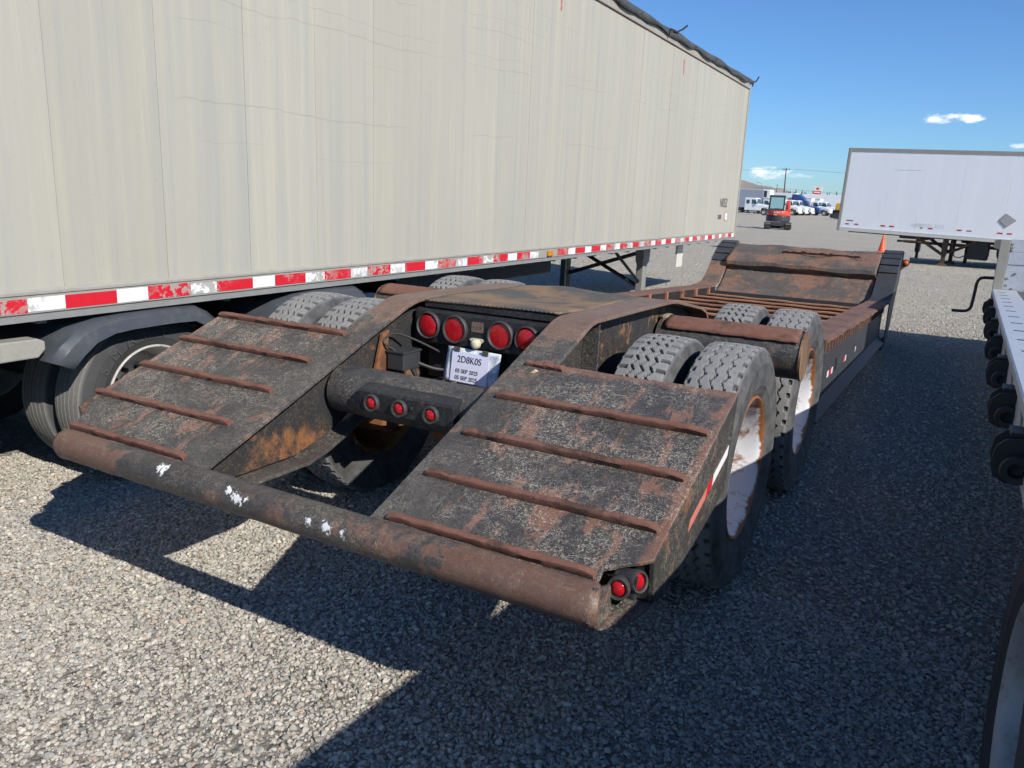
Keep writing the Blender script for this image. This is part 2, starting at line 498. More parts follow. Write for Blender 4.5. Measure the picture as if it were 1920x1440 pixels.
M['white'] = plain('white_paint', (0.74, 0.75, 0.76), 0.4, 0.0, 0.06, 3, 0.0, ((0.50, 0.49, 0.46), 0.35))
M['red'] = plain('red_paint', (0.50, 0.03, 0.03), 0.45)
M['cone'] = plain('cone_orange', (0.85, 0.10, 0.03), 0.5, 0.0, 0.06)
t = NT('white_trailer_skin')
st = t.noise(1.0, 5, 0.6, vec=t.map((4.5, 1, 0.16)))
c = t.mix(st, (0.76, 0.77, 0.79), (0.86, 0.86, 0.86))
c = t.mix(t.math('MULTIPLY', t.step(t.noise(1.0, 6, 0.7, vec=t.map((9, 1, 0.3))), 0.56, 0.75), 0.4), c, (0.52, 0.54, 0.56))
spots = t.step(t.noise(24, 3, 0.6), 0.66, 0.72)
c = t.mix(t.math('MULTIPLY', spots, 0.4), c, (0.42, 0.42, 0.42))
t.set(c, 0.45)
t.bump(t.noise(1.5, 4), 0.12, 0.04)
M['van_skin'] = t.m
M['van_rail'] = plain('van_rail', (0.56, 0.54, 0.48), 0.5, 0.0, 0.1, 5)
M['van_trim'] = plain('van_trim', (0.30, 0.28, 0.25), 0.5, 0.0, 0.15, 4)
M['rusty_leg'] = worn('rusty_leg', (0.05, 0.035, 0.025), (0.20, 0.10, 0.05), 0.6, (0.3, 0.25, 0.2), 0.3, 0.7)
M['excavator_red'] = plain('excavator_red', (0.60, 0.065, 0.030), 0.38, 0.0, 0.08, 3)
M['dark_grey'] = plain('dark_grey_paint', (0.035, 0.037, 0.040), 0.5, 0.0, 0.2, 5)
M['glass'] = plain('tinted_glass', (0.05, 0.085, 0.095), 0.08, 0.0, 0.1, 3)
M['glass_light'] = plain('light_tinted_glass', (0.20, 0.36, 0.38), 0.1, 0.0, 0.2, 2)
M['track'] = plain('dusty_track', (0.16, 0.145, 0.12), 0.85, 0.0, 0.3, 10)
M['truck_white'] = plain('truck_white', (0.78, 0.79, 0.80), 0.3, 0.0, 0.04, 2)
M['truck_blue'] = plain('truck_blue', (0.035, 0.075, 0.24), 0.25, 0.0, 0.1, 2)
M['grey_blue'] = plain('grey_blue_side', (0.28, 0.31, 0.37), 0.5, 0.0, 0.06, 2)
M['yellow'] = plain('machine_yellow', (0.62, 0.33, 0.03), 0.45, 0.0, 0.12, 2)
M['hub'] = plain('pale_hub', (0.60, 0.60, 0.58), 0.45, 0.0, 0.1, 4)
M['wood_pole'] = plain('weathered_pole', (0.075, 0.062, 0.05), 0.85, 0.0, 0.3, 5)
M['green'] = plain('sign_green', (0.05, 0.30, 0.10), 0.5)
M['pine'] = plain('pine_needles', (0.040, 0.060, 0.035), 0.9, 0.0, 0.35, 0.4)

# ground: pale crushed gravel
t = NT('gravel_ground')
cell = t.n.new('ShaderNodeTexVoronoi')
cell.inputs['Scale'].default_value = 42
t.l.new(t.obj, cell.inputs['Vector'])
cs = t.sep(cell.outputs['Color'])
c = t.mix(t.step(cs[0], 0.0, 1.0), (0.22, 0.205, 0.182), (0.47, 0.43, 0.36))
c = t.mix(t.math('MULTIPLY', t.step(cs[1], 0.66, 0.8), 0.7), c, (0.17, 0.175, 0.185))
c = t.mix(t.math('MULTIPLY', t.step(cell.outputs['Distance'], 0.45, 0.8), 0.6), c, (0.14, 0.13, 0.12))
s = t.sep()
big = t.noise(0.5, 8, 0.65)
lanes = t.noise(1.0, 6, 0.62, vec=t.map((0.10, 0.55, 1), rot=(0, 0, 0.25)))
far = t.mix(lanes, (0.47, 0.42, 0.335), (0.62, 0.56, 0.455))
far = t.mix(t.math('MULTIPLY', t.step(t.noise(3.2, 8, 0.75), 0.52, 0.72), 0.40), far, (0.30, 0.275, 0.235))
far = t.mix(t.math('MULTIPLY', t.step(t.noise(11, 7, 0.8), 0.47, 0.64), 0.55), far, (0.29, 0.262, 0.22))
far = t.mix(t.math('MULTIPLY', t.step(t.noise(1.0, 7, 0.75, vec=t.map((0.5, 2.2, 1), rot=(0, 0, 0.3))), 0.52, 0.66), 0.45), far, (0.34, 0.305, 0.25))
far = t.mix(t.math('MULTIPLY', t.step(t.noise(0.9, 4, 0.6, vec=t.map((0.09, 1.3, 1), rot=(0, 0, -0.12))), 0.56, 0.68), 0.25), far, (0.70, 0.65, 0.56))
dist = t.math('SQRT', t.math('ADD', t.math('MULTIPLY', s[0], s[0]), t.math('MULTIPLY', s[1], s[1])))
c = t.mix(t.step(dist, 8.0, 18.0, 0.25, 0.80), c, far)
c = t.mix(t.math('MULTIPLY', t.step(dist, 120, 900), 0.6), c, (0.36, 0.31, 0.20))
t.set(c, 0.95, 0.0, 0.15)
dd = t.math('SUBTRACT', 1.0, cell.outputs['Distance'])
t.bump(t.math('ADD', dd, t.math('MULTIPLY', t.noise(5, 8, 0.75), 2.6)), 1.0, 0.028)
M['ground'] = t.m

t = NT('gravel_stone')
at_ = t.n.new('ShaderNodeAttribute')
at_.attribute_type = 'INSTANCER'
at_.attribute_name = 'tint'
at2 = t.n.new('ShaderNodeAttribute')
at2.attribute_type = 'INSTANCER'
at2.attribute_name = 'hue'
cr = t.n.new('ShaderNodeValToRGB')
cr.color_ramp.elements[0].position = 0.0
cr.color_ramp.elements[0].color = (0.105, 0.102, 0.097, 1)
cr.color_ramp.elements[1].position = 1.0
cr.color_ramp.elements[1].color = (0.56, 0.515, 0.435, 1)
e = cr.color_ramp.elements.new(0.22)
e.color = (0.225, 0.215, 0.199, 1)
e = cr.color_ramp.elements.new(0.62)
e.color = (0.365, 0.338, 0.290, 1)
t.l.new(at_.outputs['Fac'], cr.inputs[0])
c = t.mix(t.math('MULTIPLY', t.step(at2.outputs['Fac'], 0.86, 1.0), 0.6), cr.outputs[0], (0.42, 0.28, 0.19))
c = t.mix(t.math('MULTIPLY', t.step(at2.outputs['Fac'], 0.25, 0.0), 0.45), c, (0.27, 0.285, 0.29))
c = t.mix(t.math('MULTIPLY', t.step(t.noise(90, 4, 0.6), 0.45, 0.7), 0.25), c, (0.30, 0.28, 0.25))
t.set(c, 0.9, 0.0, 0.2)
M['stone'] = t.m
t = NT('dry_hill')
c = t.mix(t.noise(0.02, 9, 0.7), (0.15, 0.13, 0.115), (0.33, 0.29, 0.23))
c = t.mix(t.math('MULTIPLY', t.step(t.noise(0.07, 6, 0.7), 0.52, 0.66), 0.5), c, (0.09, 0.09, 0.085))
t.set(c, 0.95)
M['hill'] = t.m


# ------------------------------------------------------------------ helpers: meshes
class MB:
    def __init__(self):
        self.v, self.f = [], []

    def add(self, vs_, fs_):
        k = len(self.v)
        self.v += [tuple(p) for p in vs_]
        self.f += [tuple(i + k for i in f) for f in fs_]
        return self

    def box(self, c, s, R=None):
        P = []
        for dx in (-.5, .5):
            for dy in (-.5, .5):
                for dz in (-.5, .5):
                    p = Vector((dx * s[0], dy * s[1], dz * s[2]))
                    if R is not None:
                        p = R @ p
                    P.append(Vector(c) + p)
        return self.add(P, [(0, 1, 3, 2), (4, 6, 7, 5), (0, 4, 5, 1), (2, 3, 7, 6), (0, 2, 6, 4), (1, 5, 7, 3)])

    def bx(self, x0, x1, y0, y1, z0, z1):
        return self.box(((x0 + x1) / 2, (y0 + y1) / 2, (z0 + z1) / 2), (x1 - x0, y1 - y0, z1 - z0))

    def prism(self, poly, axis, a, b):
        n = len(poly)

        def P(p, d):
            if axis == 'x':
                return (d, p[0], p[1])
            if axis == 'y':
                return (p[0], d, p[1])
            return (p[0], p[1], d)
        vs_ = [P(p, a) for p in poly] + [P(p, b) for p in poly]
        fs = [tuple(range(n)), tuple(range(2 * n - 1, n - 1, -1))]
        fs += [(i, i + n, (i + 1) % n + n, (i + 1) % n) for i in range(n)]
        return self.add(vs_, fs)

    def strip(self, prof, x0, x1, th, nx=1, wob=0.0):
        """solid strip that follows a (y, z) profile between two x values"""
        n = len(prof)
        nor = []
        for i in range(n):
            a = Vector(prof[max(0, i - 1)])
            b = Vector(prof[min(n - 1, i + 1)])
            d = (b - a).normalized()
            nor.append(Vector((-d.y, d.x)))
        vs_, fs = [], []
        for k in range(nx + 1):
            x = x0 + (x1 - x0) * k / nx
            for i in range(n):
                w = wob * (random.random() - 0.5) if 0 < i < n - 1 else wob * 0.3 * (random.random() - 0.5)
                p = Vector(prof[i]) + nor[i] * w
                q = p - nor[i] * th
                vs_ += [(x, p.x, p.y), (x, q.x, q.y)]
        W_ = 2 * n
        for k in range(nx):
            o = k * W_
            for i in range(n - 1):
                a = o + 2 * i
                fs.append((a, a + 2, a + 2 + W_, a + W_))
                fs.append((a + 1, a + 1 + W_, a + 3 + W_, a + 3))
            fs.append((o, o + W_, o + W_ + 1, o + 1))
            e_ = o + 2 * (n - 1)
            fs.append((e_, e_ + 1, e_ + W_ + 1, e_ + W_))
        for i in range(n - 1):
            a = 2 * i
            fs.append((a, a + 1, a + 3, a + 2))
            b = nx * W_ + 2 * i
            fs.append((b, b + 2, b + 3, b + 1))
        return self.add(vs_, fs)

    def tube(self, path, r, seg=12, caps=True):
        pts = [Vector(p) for p in path]
        n = len(pts)
        rs = r if isinstance(r, (list, tuple)) else [r] * n
        d0 = (pts[1] - pts[0]).normalized()
        ref = Vector((0, 0, 1)) if abs(d0.z) < 0.9 else Vector((1, 0, 0))
        a = d0.cross(ref).normalized()
        vs_, fs = [], []
        for i in range(n):
            d = (pts[min(n - 1, i + 1)] - pts[max(0, i - 1)]).normalized()
            a = (a - d * a.dot(d)).normalized()
            b = d.cross(a)
            for k in range(seg):
                th = 2 * PI * k / seg
                vs_.append(pts[i] + (a * math.cos(th) + b * math.sin(th)) * rs[i])
        for i in range(n - 1):
            for k in range(seg):
                k2 = (k + 1) % seg
                fs.append((i * seg + k, i * seg + k2, (i + 1) * seg + k2, (i + 1) * seg + k))
        if caps:
            fs.append(tuple(range(seg - 1, -1, -1)))
            fs.append(tuple((n - 1) * seg + k for k in range(seg)))
        return self.add(vs_, fs)

    def lathe(self, prof, seg=32, axis='x', c=(0, 0, 0), close=False):
        vs_, fs = [], []
        n = len(prof)
        for k in range(seg):
            th = 2 * PI * k / seg
            for a, r in prof:
                p = {'x': (a, r * math.cos(th), r * math.sin(th)), 'y': (r * math.cos(th), a, r * math.sin(th)), 'z': (r * math.cos(th), r * math.sin(th), a)}[axis]
                vs_.append((p[0] + c[0], p[1] + c[1], p[2] + c[2]))
        for k in range(seg):
            k2 = (k + 1) % seg
            for i in range(n - 1 + (1 if close else 0)):
                j = (i + 1) % n
                fs.append((k * n + i, k * n + j, k2 * n + j, k2 * n + i))
        return self.add(vs_, fs)

    def mesh(self, name, mat, smooth=None, recalc=True):
        me = bpy.data.meshes.new(name)
        me.from_pydata(self.v, [], self.f)
        bm = bmesh.new()
        bm.from_mesh(me)
        bmesh.ops.remove_doubles(bm, verts=bm.verts, dist=1e-6)
        if recalc:
            bmesh.ops.recalc_face_normals(bm, faces=bm.faces)
        bm.to_mesh(me)
        bm.free()
        if mat is not None:
            me.materials.append(mat)
        if smooth is not None:
            me.polygons.foreach_set('use_smooth', [True] * len(me.polygons))
            me.set_sharp_from_angle(angle=math.radians(smooth))
        me.update()
        return me

    def build(self, name, mat, parent=None, loc=(0, 0, 0), rot=(0, 0, 0), smooth=None, bevel=0.0, seg=2):
        me = self.mesh(name, mat, smooth)
        return link(name, me, parent, loc, rot, bevel, seg)


def link(name, me, parent=None, loc=(0, 0, 0), rot=(0, 0, 0), bevel=0.0, seg=2):
    o = bpy.data.objects.new(name, me)
    COL.objects.link(o)
    o.location = loc
    o.rotation_euler = rot
    if parent is not None:
        o.parent = parent
    if bevel:
        b = o.modifiers.new('bevel', 'BEVEL')
        b.width = bevel
        b.segments = seg
        b.limit_method = 'ANGLE'
        b.angle_limit = math.radians(40)
        b.harden_normals = False
    return o


def tag(o, label, cat, group=None):
    o['label'] = label
    o['category'] = cat
    if group:
        o['group'] = group
    return o


def thing(name, label, cat, loc=(0, 0, 0), rz=0.0, group=None):
    o = bpy.data.objects.new(name, None)
    o.empty_display_size = 0.3
    COL.objects.link(o)
    o.location = loc
    o.rotation_euler = (0, 0, rz)
    return tag(o, label, cat, group)


def struct(o, kind='structure'):
    o['kind'] = kind
    return o


def text(name, body, size, mat, parent, origin, xdir, ydir, ext=0.0008, align='LEFT', sx=1.0, label=None):
    cu = bpy.data.curves.new(name + '_curve', 'FONT')
    cu.body = body
    cu.size = size
    cu.extrude = ext
    cu.align_x = align
    ob = bpy.data.objects.new(name + '_tmp', cu)
    COL.objects.link(ob)
    bpy.context.view_layer.update()
    me = bpy.data.meshes.new_from_object(ob.evaluated_get(bpy.context.evaluated_depsgraph_get()))
    bpy.data.objects.remove(ob, do_unlink=True)
    bpy.data.curves.remove(cu)
    me.materials.clear()
    me.materials.append(mat)
    o = bpy.data.objects.new(name, me)
    COL.objects.link(o)
    X = Vector(xdir).normalized()
    Y = Vector(ydir).normalized()
    Z = X.cross(Y)
    o.parent = parent
    o.matrix_local = Matrix.Translation(origin) @ Matrix((X, Y, Z)).transposed().to_4x4() @ Matrix.Diagonal((sx, 1, 1, 1))
    if label:
        o['label'] = label
    return o


# ------------------------------------------------------------------ wheels (axis along x, outboard = +x)
def tyre_mesh(name, R=0.585, rim_r=0.345, half=0.14, tread=0.108, style='zig', mat=None, pitches=46, per=9, nt=60):
    na = pitches * per
    prof = []                                # (axial, radius, is_tread)
    side = [(0.100, rim_r - 0.006), (0.112, rim_r + 0.006), (0.124, rim_r + 0.030), (0.131, rim_r + 0.052), (0.1345, rim_r + 0.056), (0.1345, rim_r + 0.062), (0.136, rim_r + 0.078), (0.140, rim_r + 0.105), (0.1385, R - 0.082), (0.1405, R - 0.078), (0.1385, R - 0.070), (0.131, R - 0.048), (0.124, R - 0.026), (0.116, R - 0.013)]
    sc = half / 0.14
    for a, r in side:
        prof.append((-a * sc, r, 0.0))
    for j in range(nt + 1):
        a = -tread + 2 * tread * j / nt
        prof.append((a, R - 0.006 * (a / tread) ** 2, 1.0))
    for a, r in reversed(side):
        prof.append((a * sc, r, 0.0))
    n = len(prof)
    A = np.array([p[0] for p in prof])
    Rr = np.array([p[1] for p in prof])
    T = np.array([p[2] for p in prof])
    th = np.arange(na) / na * 2 * PI
    ph = (np.arange(na) % per) / per                       # phase in the pitch
    tri = np.abs(ph * 2 - 1) * 2 - 1                       # -1..1 zigzag
    G = np.zeros((na, n))
    W_ = np.zeros((na, n)) + T[None, :]
    if style == 'zig':
        for a0 in (-0.052, 0.0, 0.052):
            off = a0 + tri * 0.011
            wdt = np.where(ph < 0.5, 0.0062, 0.0022)
            G = np.maximum(G, (np.abs(A[None, :] - off[:, None]) < wdt[:, None]) * T[None, :])
        sl = ((ph > 0.55) & (ph < 0.8))[:, None] & (np.abs(A)[None, :] > 0.090)
        G = np.maximum(G, sl * (T[None, :] > 0))
        depth = 0.013
    elif style == 'lug':
        for a0 in (-0.045, 0.0, 0.045):
            off = a0 + tri * 0.014
            G = np.maximum(G, (np.abs(A[None, :] - off[:, None]) < 0.0055) * T[None, :])
        sl = ((ph > 0.5) & (ph < 0.78))[:, None] & (np.abs(A)[None, :] > 0.066)
        G = np.maximum(G, sl * (T[None, :] > 0))
        depth = 0.015
    else:
        for a0 in (-0.072, -0.036, 0.0, 0.036, 0.072):
            G = np.maximum(G, (np.abs(A[None, :] - a0) < 0.0034) * T[None, :] * np.ones((na, 1)))
        depth = 0.010
    RR = Rr[None, :] - depth * G
    # dust stays on the worn crown, grooves stay dark
    W_ = W_ * (1 - 0.85 * G)
    sh = (np.abs(A) > tread + 0.001) & (np.abs(A) < 0.118 * sc + 0.004) & (Rr > R - 0.03)
    W_[:, sh] = 0.45
    X = np.broadcast_to(A[None, :], RR.shape)
    Y = RR * np.cos(th)[:, None]
    Z = RR * np.sin(th)[:, None]
    V = np.stack([X, Y, Z], -1).reshape(-1, 3)
    i = np.arange(na)[:, None]
    j = np.arange(n - 1)[None, :]
    i2 = (i + 1) % na
    F = np.stack([i * n + j, i * n + j + 1, i2 * n + j + 1, i2 * n + j], -1).reshape(-1, 4)
    me = bpy.data.meshes.new(name)
    me.from_pydata(V.tolist(), [], F.tolist())
    at = me.attributes.new('wear', 'FLOAT', 'POINT')
    at.data.foreach_set('value', W_.reshape(-1).astype(np.float32))
    me.materials.append(mat)
    me.polygons.foreach_set('use_smooth', [True] * len(me.polygons))
    me.set_sharp_from_angle(angle=math.radians(32))
    return me


def rim_mesh(name, mat, r=0.345, deep=0.165):
    mb = MB()
    k = r / 0.335
    mb.lathe([(0.104, 0.342 * k), (0.116, 0.340 * k), (0.120, 0.330 * k), (0.112, 0.320 * k), (0.085, 0.312 * k), (0.055, 0.307 * k),
              (-0.04, 0.292 * k), (-0.085, 0.274 * k), (-0.125 * deep / .165, 0.240 * k), (-0.155 * deep / .165, 0.205 * k), (-deep, 0.185 * k), (-deep, 0.11),
              (-0.07, 0.105), (-0.045, 0.090), (0.0, 0.082), (0.012, 0.07), (0.014, 0.0)], 56)
    mb.lathe([(-0.118, 0.335 * k), (-0.105, 0.315 * k), (-0.05, 0.300 * k)], 56)
    return mb.mesh(name, mat, smooth=40)


def lug_mesh(name, mat, deep=0.165, rr=0.143, nl=10):
    mb = MB()
    for k in range(nl):
        a = 2 * PI * k / nl
        c = (-deep, rr * math.cos(a), rr * math.sin(a))
        mb.tube([c, (c[0] + 0.035, c[1], c[2])], 0.016, 6)
    return mb.mesh(name, mat)


RIM_WHITE = rim_mesh('wheel', M['rim_white'])
RIM_RUST = rim_mesh('wheel_rust', M['rim_rust'])
RIM_ALU = rim_mesh('wheel_alu', M['rim_alu'], 0.312, 0.12)
LUGS = lug_mesh('lug_ring', M['rust'])
LUGS_A = lug_mesh('lug_ring_alu', M['steel_black'], 0.12)
TYRE_ZIG = tyre_mesh('tyre_zig', style='zig', mat=M['rubber'])
TYRE_LUG = tyre_mesh('tyre_lug', style='lug', mat=M['rubber'], pitches=52, per=8)
TYRE_RIB = tyre_mesh('tyre_rib', R=0.505, rim_r=0.306, half=0.135, tread=0.105, style='rib', mat=M['rubber_dark'], pitches=12, per=8, nt=72)


def wheel(parent, x, y, z, out, tyre, rim, lugs=None, spin=0.0):
    w = link('wheel', rim, parent, (x, y, z), (0, 0, 0 if out > 0 else PI))
    link('tyre', tyre, w, (0, 0, 0), (spin, 0, 0))
    if lugs is not None:
        link('lug_ring', lugs, w)['kind'] = 'stuff'
    return w


# ------------------------------------------------------------------ setting: ground, hills
mb = MB()
mb.add([(-4000, -1500, 0), (4000, -1500, 0), (4000, 6000, 0), (-4000, 6000, 0)], [(0, 1, 2, 3)])
struct(mb.build('ground', M['ground']))


def ridge(name, pts, y0, depth, seed):
    """a long hill: crest heights along x, falling away to the front and the back"""
    r = random.Random(seed)
    xs = [p[0] for p in pts]
    zs = [p[1] for p in pts]
    nx, ny = 120, 10
    vs_, fs = [], []
    for i in range(nx + 1):
        x = xs[0] + (xs[-1] - xs[0]) * i / nx
        zc = float(np.interp(x, xs, zs))
        for j in range(ny + 1):
            tt = j / ny
            prof = math.sin(PI * min(1, tt * 0.9 + 0.02)) ** 0.8
            z = zc * prof * (1 + 0.10 * (r.random() - 0.5)) - 0.6 * (1 - prof)
            vs_.append((x + r.uniform(-2, 2), y0 + depth * (tt - 0.5) + r.uniform(-6, 6), z))
    for i in range(nx):
        for j in range(ny):
            a = i * (ny + 1) + j
            fs.append((a, a + 1, a + ny + 2, a + ny + 1))
    m_ = MB()
    m_.add(vs_, fs)
    return struct(m_.build(name, M['hill'], smooth=60))


ridge('hill', [(-900, 30), (-640, 66), (-480, 50), (-385, 45), (-360, 42), (-345, 36), (-330, 35), (-316, 33), (-298, 31), (-288, 25), (-272, 14), (-240, 3), (-200, 0)], 1560, 420, 3)
ridge('hill', [(-420, 8), (-300, 17), (-251, 17), (-185, 18.5), (-100, 20), (60, 24), (240, 30), (420, 22), (700, 40), (1000, 20)], 1480, 300, 5)

# ------------------------------------------------------------------ lowboy trailer
XC, RZ = -1.95, -0.010
low = thing('lowboy_trailer', 'rusty black lowboy trailer with cleated rear ramps and slatted well deck', 'trailer',
            (XC + 3 * math.sin(RZ), 3 - 3 * math.cos(RZ), 0), RZ)
SL = 0.36 / 0.91


def rz_(y):
    return 0.76 + SL * (y - 1.93)


nrm = Vector((0, -SL, 1)).normalized()


def ramp_poly(name, poly, th=0.014):
    """a plate lying in the ramp's plane; poly in (x, y)"""
    m_ = MB()
    n = len(poly)
    top_ = [Vector((x, y, rz_(y))) for x, y in poly]
    bot_ = [p - nrm * th for p in top_]
    m_.add(top_ + bot_, [tuple(range(n)), tuple(range(2 * n - 1, n - 1, -1))] + [(i, i + n, (i + 1) % n + n, (i + 1) % n) for i in range(n)])
    return m_.build(name, M['ramp'], low, bevel=0.003)


def jag(a, b, n, amp):
    out = []
    for i in range(1, n):
        f = i / n
        out.append((a[0] + (b[0] - a[0]) * f + random.uniform(-amp, amp), a[1] + (b[1] - a[1]) * f + random.uniform(-amp, amp)))
    return out


RR_poly = [(0.472, 1.875), (1.225, 1.875), (1.232, 1.906)] + jag((1.232, 1.906), (1.223, 1.965), 3, 0.004) + [(1.223, 1.965)] + jag((1.223, 1.965), (1.34, 2.035), 5, 0.005) + [(1.345, 2.04), (1.345, 2.862)] + jag((1.345, 2.862), (0.472, 2.862), 12, 0.003) + [(0.472, 2.862)]
LL_poly = [(-0.472, 1.875), (-1.15, 1.875), (-1.225, 1.945)] + jag((-1.225, 1.945), (-1.26, 2.02), 3, 0.006) + [(-1.26, 2.02)] + jag((-1.26, 2.02), (-1.345, 2.13), 5, 0.008) + [(-1.345, 2.14), (-1.345, 2.845)] + jag((-1.345, 2.845), (-0.472, 2.845), 12, 0.003) + [(-0.472, 2.845)]
ramp_r = ramp_poly('ramp_plate', RR_poly)
ramp_l = ramp_poly('ramp_plate', LL_poly[::-1])


def cleat(x0, x1, y, parent, h=0.028, w=0.030, drop_end=False):
    seg = 26
    m_ = MB()
    prof = [(-w * 0.42, -0.004), (-w * 0.54, h * 0.78), (-w * 0.42, h * 0.98), (-w * 0.1, h * 1.04), (w * 0.25, h * 0.95), (w * 0.50, h * 0.60), (w * 0.56, -0.004)]
    along = Vector((0, 1, SL)).normalized()
    vs_, fs = [], []
    n = len(prof)
    for i in range(seg + 1):
        f = i / seg
        x = x0 + (x1 - x0) * f
        hh = 1.0 + random.uniform(-0.10, 0.10)
        if i in (0, seg):
            hh *= 0.72
        for a, b in prof:
            p = Vector((x, y, rz_(y))) + along * (a + random.uniform(-0.0016, 0.0016)) + nrm * (b * hh if b > 0 else b)
            vs_.append(p)
    for i in range(seg):
        for j in range(n - 1):
            fs.append((i * n + j, i * n + j + 1, (i + 1) * n + j + 1, (i + 1) * n + j))
    fs.append(tuple(range(n)))
    fs.append(tuple(seg * n + j for j in range(n - 1, -1, -1)))
    m_.add(vs_, fs)
    return m_.build('cleat', M['cleat'], parent, smooth=45)


T5 = [0.0, 0.238, 0.49, 0.744, 1.0]
for k, tt in enumerate(T5):
    y = 1.93 + 0.91 * tt
    cleat(-1.342 if 0 < k < 4 else (-1.205 if k == 0 else -1.325), -0.492 + random.uniform(-0.006, 0.006), y, ramp_l)
for k, tt in enumerate(T5[:4]):
    y = 1.93 + 0.91 * tt
    cleat(0.488, 1.318 if k else 1.215, y, ramp_r)
cleat(0.488, 0.655, 1.93 + 0.905, ramp_r, h=0.022)
# weld laps under the lowest cleats
for s_, a, b in ((1, 0.50, 1.19), (-1, -1.23, -0.52)):
    for q in range(3):
        m_ = MB()
        y = 1.905 - 0.013 * q
        m_.tube([(a + 0.03 * q, y, rz_(y) - 0.002), ((a + b) / 2, y - 0.002, rz_(y)), (b - 0.1 * q, y, rz_(y) - 0.003)], 0.006, 6)
        m_.build('weld_bead', M['pipe'], ramp_r if s_ > 0 else ramp_l, smooth=60)

# rear pipe
m_ = MB()
PY, PZ, PR = 1.845, 0.722, 0.061
path, rad = [], []
for i in range(41):
    x = -1.105 + (2.355) * i / 40
    path.append((x, PY + random.uniform(-0.001, 0.001), PZ + random.uniform(-0.0012, 0.0012)))
    rad.append(PR * (1 + random.uniform(-0.008, 0.008)))
path = [(-1.125, PY, PZ - 0.004), (-1.117, PY, PZ)] + path + [(1.256, PY, PZ), (1.266, PY + 0.003, PZ)]
rad = [PR * 0.80, PR * 0.96] + rad + [PR * 0.97, PR * 0.82]
m_.tube(path, rad, 36)
m_.build('rear_pipe', M['pipe'], low, smooth=50)
# curved apron plate from pipe to ramp end with the corner light pocket
m_ = MB()
m_.prism([(1.19, PY + 0.01), (1.266, PY + 0.005), (1.325, 1.93), (1.345, 2.04), (1.343, 2.11), (1.19, 2.11)], 'z', 0.648, 0.656)
m_.build('corner_pocket', M['ramp'], low)
m_ = MB()  # added plates that block the sun leaking through the corner pocket
m_.bx(1.20, 1.329, 2.055, 2.063, 0.665, 0.805)
m_.bx(1.200, 1.208, 1.90, 2.055, 0.665, 0.745)
m_.build('pocket_sun_block', M['black'], low)
m_ = MB()
m_.prism([(PY - 0.02, 0.785), (1.925, 0.752), (1.945, 0.70), (1.93, 0.66), (PY, 0.655), (PY - 0.06, 0.70)], 'x', 1.256, 1.264)
m_.build('end_plate', M['ramp'], low)
# side plates below the ramps' outer edges
for s_ in (1, -1):
    m_ = MB()
    poly = [(2.045, rz_(2.045) - 0.004), (2.858, rz_(2.858) - 0.004), (2.80, 0.775), (2.69, 0.745), (2.39, 0.685), (2.11, 0.645), (2.06, 0.66)]
    m_.prism(poly, 'x', s_ * 1.330, s_ * 1.3475)
    o_ = m_.build('side_plate', M['side_plate'], low, bevel=0.003)
    m_ = MB()
    m_.bx(s_ * 0.60 - 0.01, s_ * 0.60 + 0.01, 1.95, 2.8, 0.66, 0.76)
    m_.build('ramp_rib', M['black'], low)
    m_ = MB()
    m_.prism([(2.02, 0.67), (2.80, 0.70), (2.80, 0.98), (2.02, 0.76)], 'x', s_ * 0.95 - 0.006, s_ * 0.95 + 0.006)
    m_.build('ramp_rib', M['black'], low)
    m_ = MB()
    x0, x1 = sorted((s_ * 0.50, s_ * 1.33))
    m_.prism([(2.830, 1.085), (2.842, 1.09), (2.80, 0.76), (2.788, 0.76)], 'x', x0, x1)
    m_.build('front_plate', M['black'], low)


def strip_on_side(y0, y1, mat, label=None):
    m_ = MB()
    za = lambda y: 0.790 + 0.335 * (y - 2.36)
    m_.prism([(y0, za(y0) - 0.018), (y1, za(y1) - 0.018), (y1 + 0.012, za(y1) + 0.018), (y0 + 0.012, za(y0) + 0.018)], 'x', 1.3478, 1.3495)
    return m_.build('reflective_strip', mat, low)


strip_on_side(2.36, 2.53, M['tape_pink'])
strip_on_side(2.531, 2.60, M['tape_red'])
strip_on_side(2.601, 2.78, M['tape_white'])


def marker_light(name, c, d, r, parent, ring=None, lens=None, dome=0.010, body=0.035):
    """round lamp: rubber ring with a lens; d is the way it faces"""
    d = Vector(d).normalized()
    mring = MB()
    R_ = ring or r * 1.32
    mring.lathe([(-body, R_ * 0.9), (0.002, R_), (0.012, R_ * 0.97), (0.016, R_ * 0.90), (0.014, r * 1.05), (0.004, r * 1.0), (-0.01, r * 0.98)], 32, 'z')
    q = d.to_track_quat('Z', 'Y').to_euler()
    o_ = mring.build(name, M['grommet'], parent, c, q, smooth=50)
    ml = MB()
    ml.lathe([(0.000, r * 1.02), (0.006, r * 1.0), (0.006 + dome * 0.6, r * 0.75), (0.006 + dome, r * 0.3), (0.006 + dome, 0.0)], 28, 'z')
    ml.build('lens', lens or M['red_lens'], o_, smooth=60)
    return o_


marker_light('corner_marker_light', (1.280, 1.950, 0.737), (0.10, -1, 0.15), 0.024, low, ring=0.034)
marker_light('corner_marker_light', (1.317, 1.990, 0.750), (1.0, -0.42, 0.25), 0.024, low, ring=0.034)
m_ = MB()
m_.box((1.290, 1.992, 0.735), (0.07, 0.05, 0.07))
m_.build('lamp_bracket', M['black'], low, bevel=0.004)

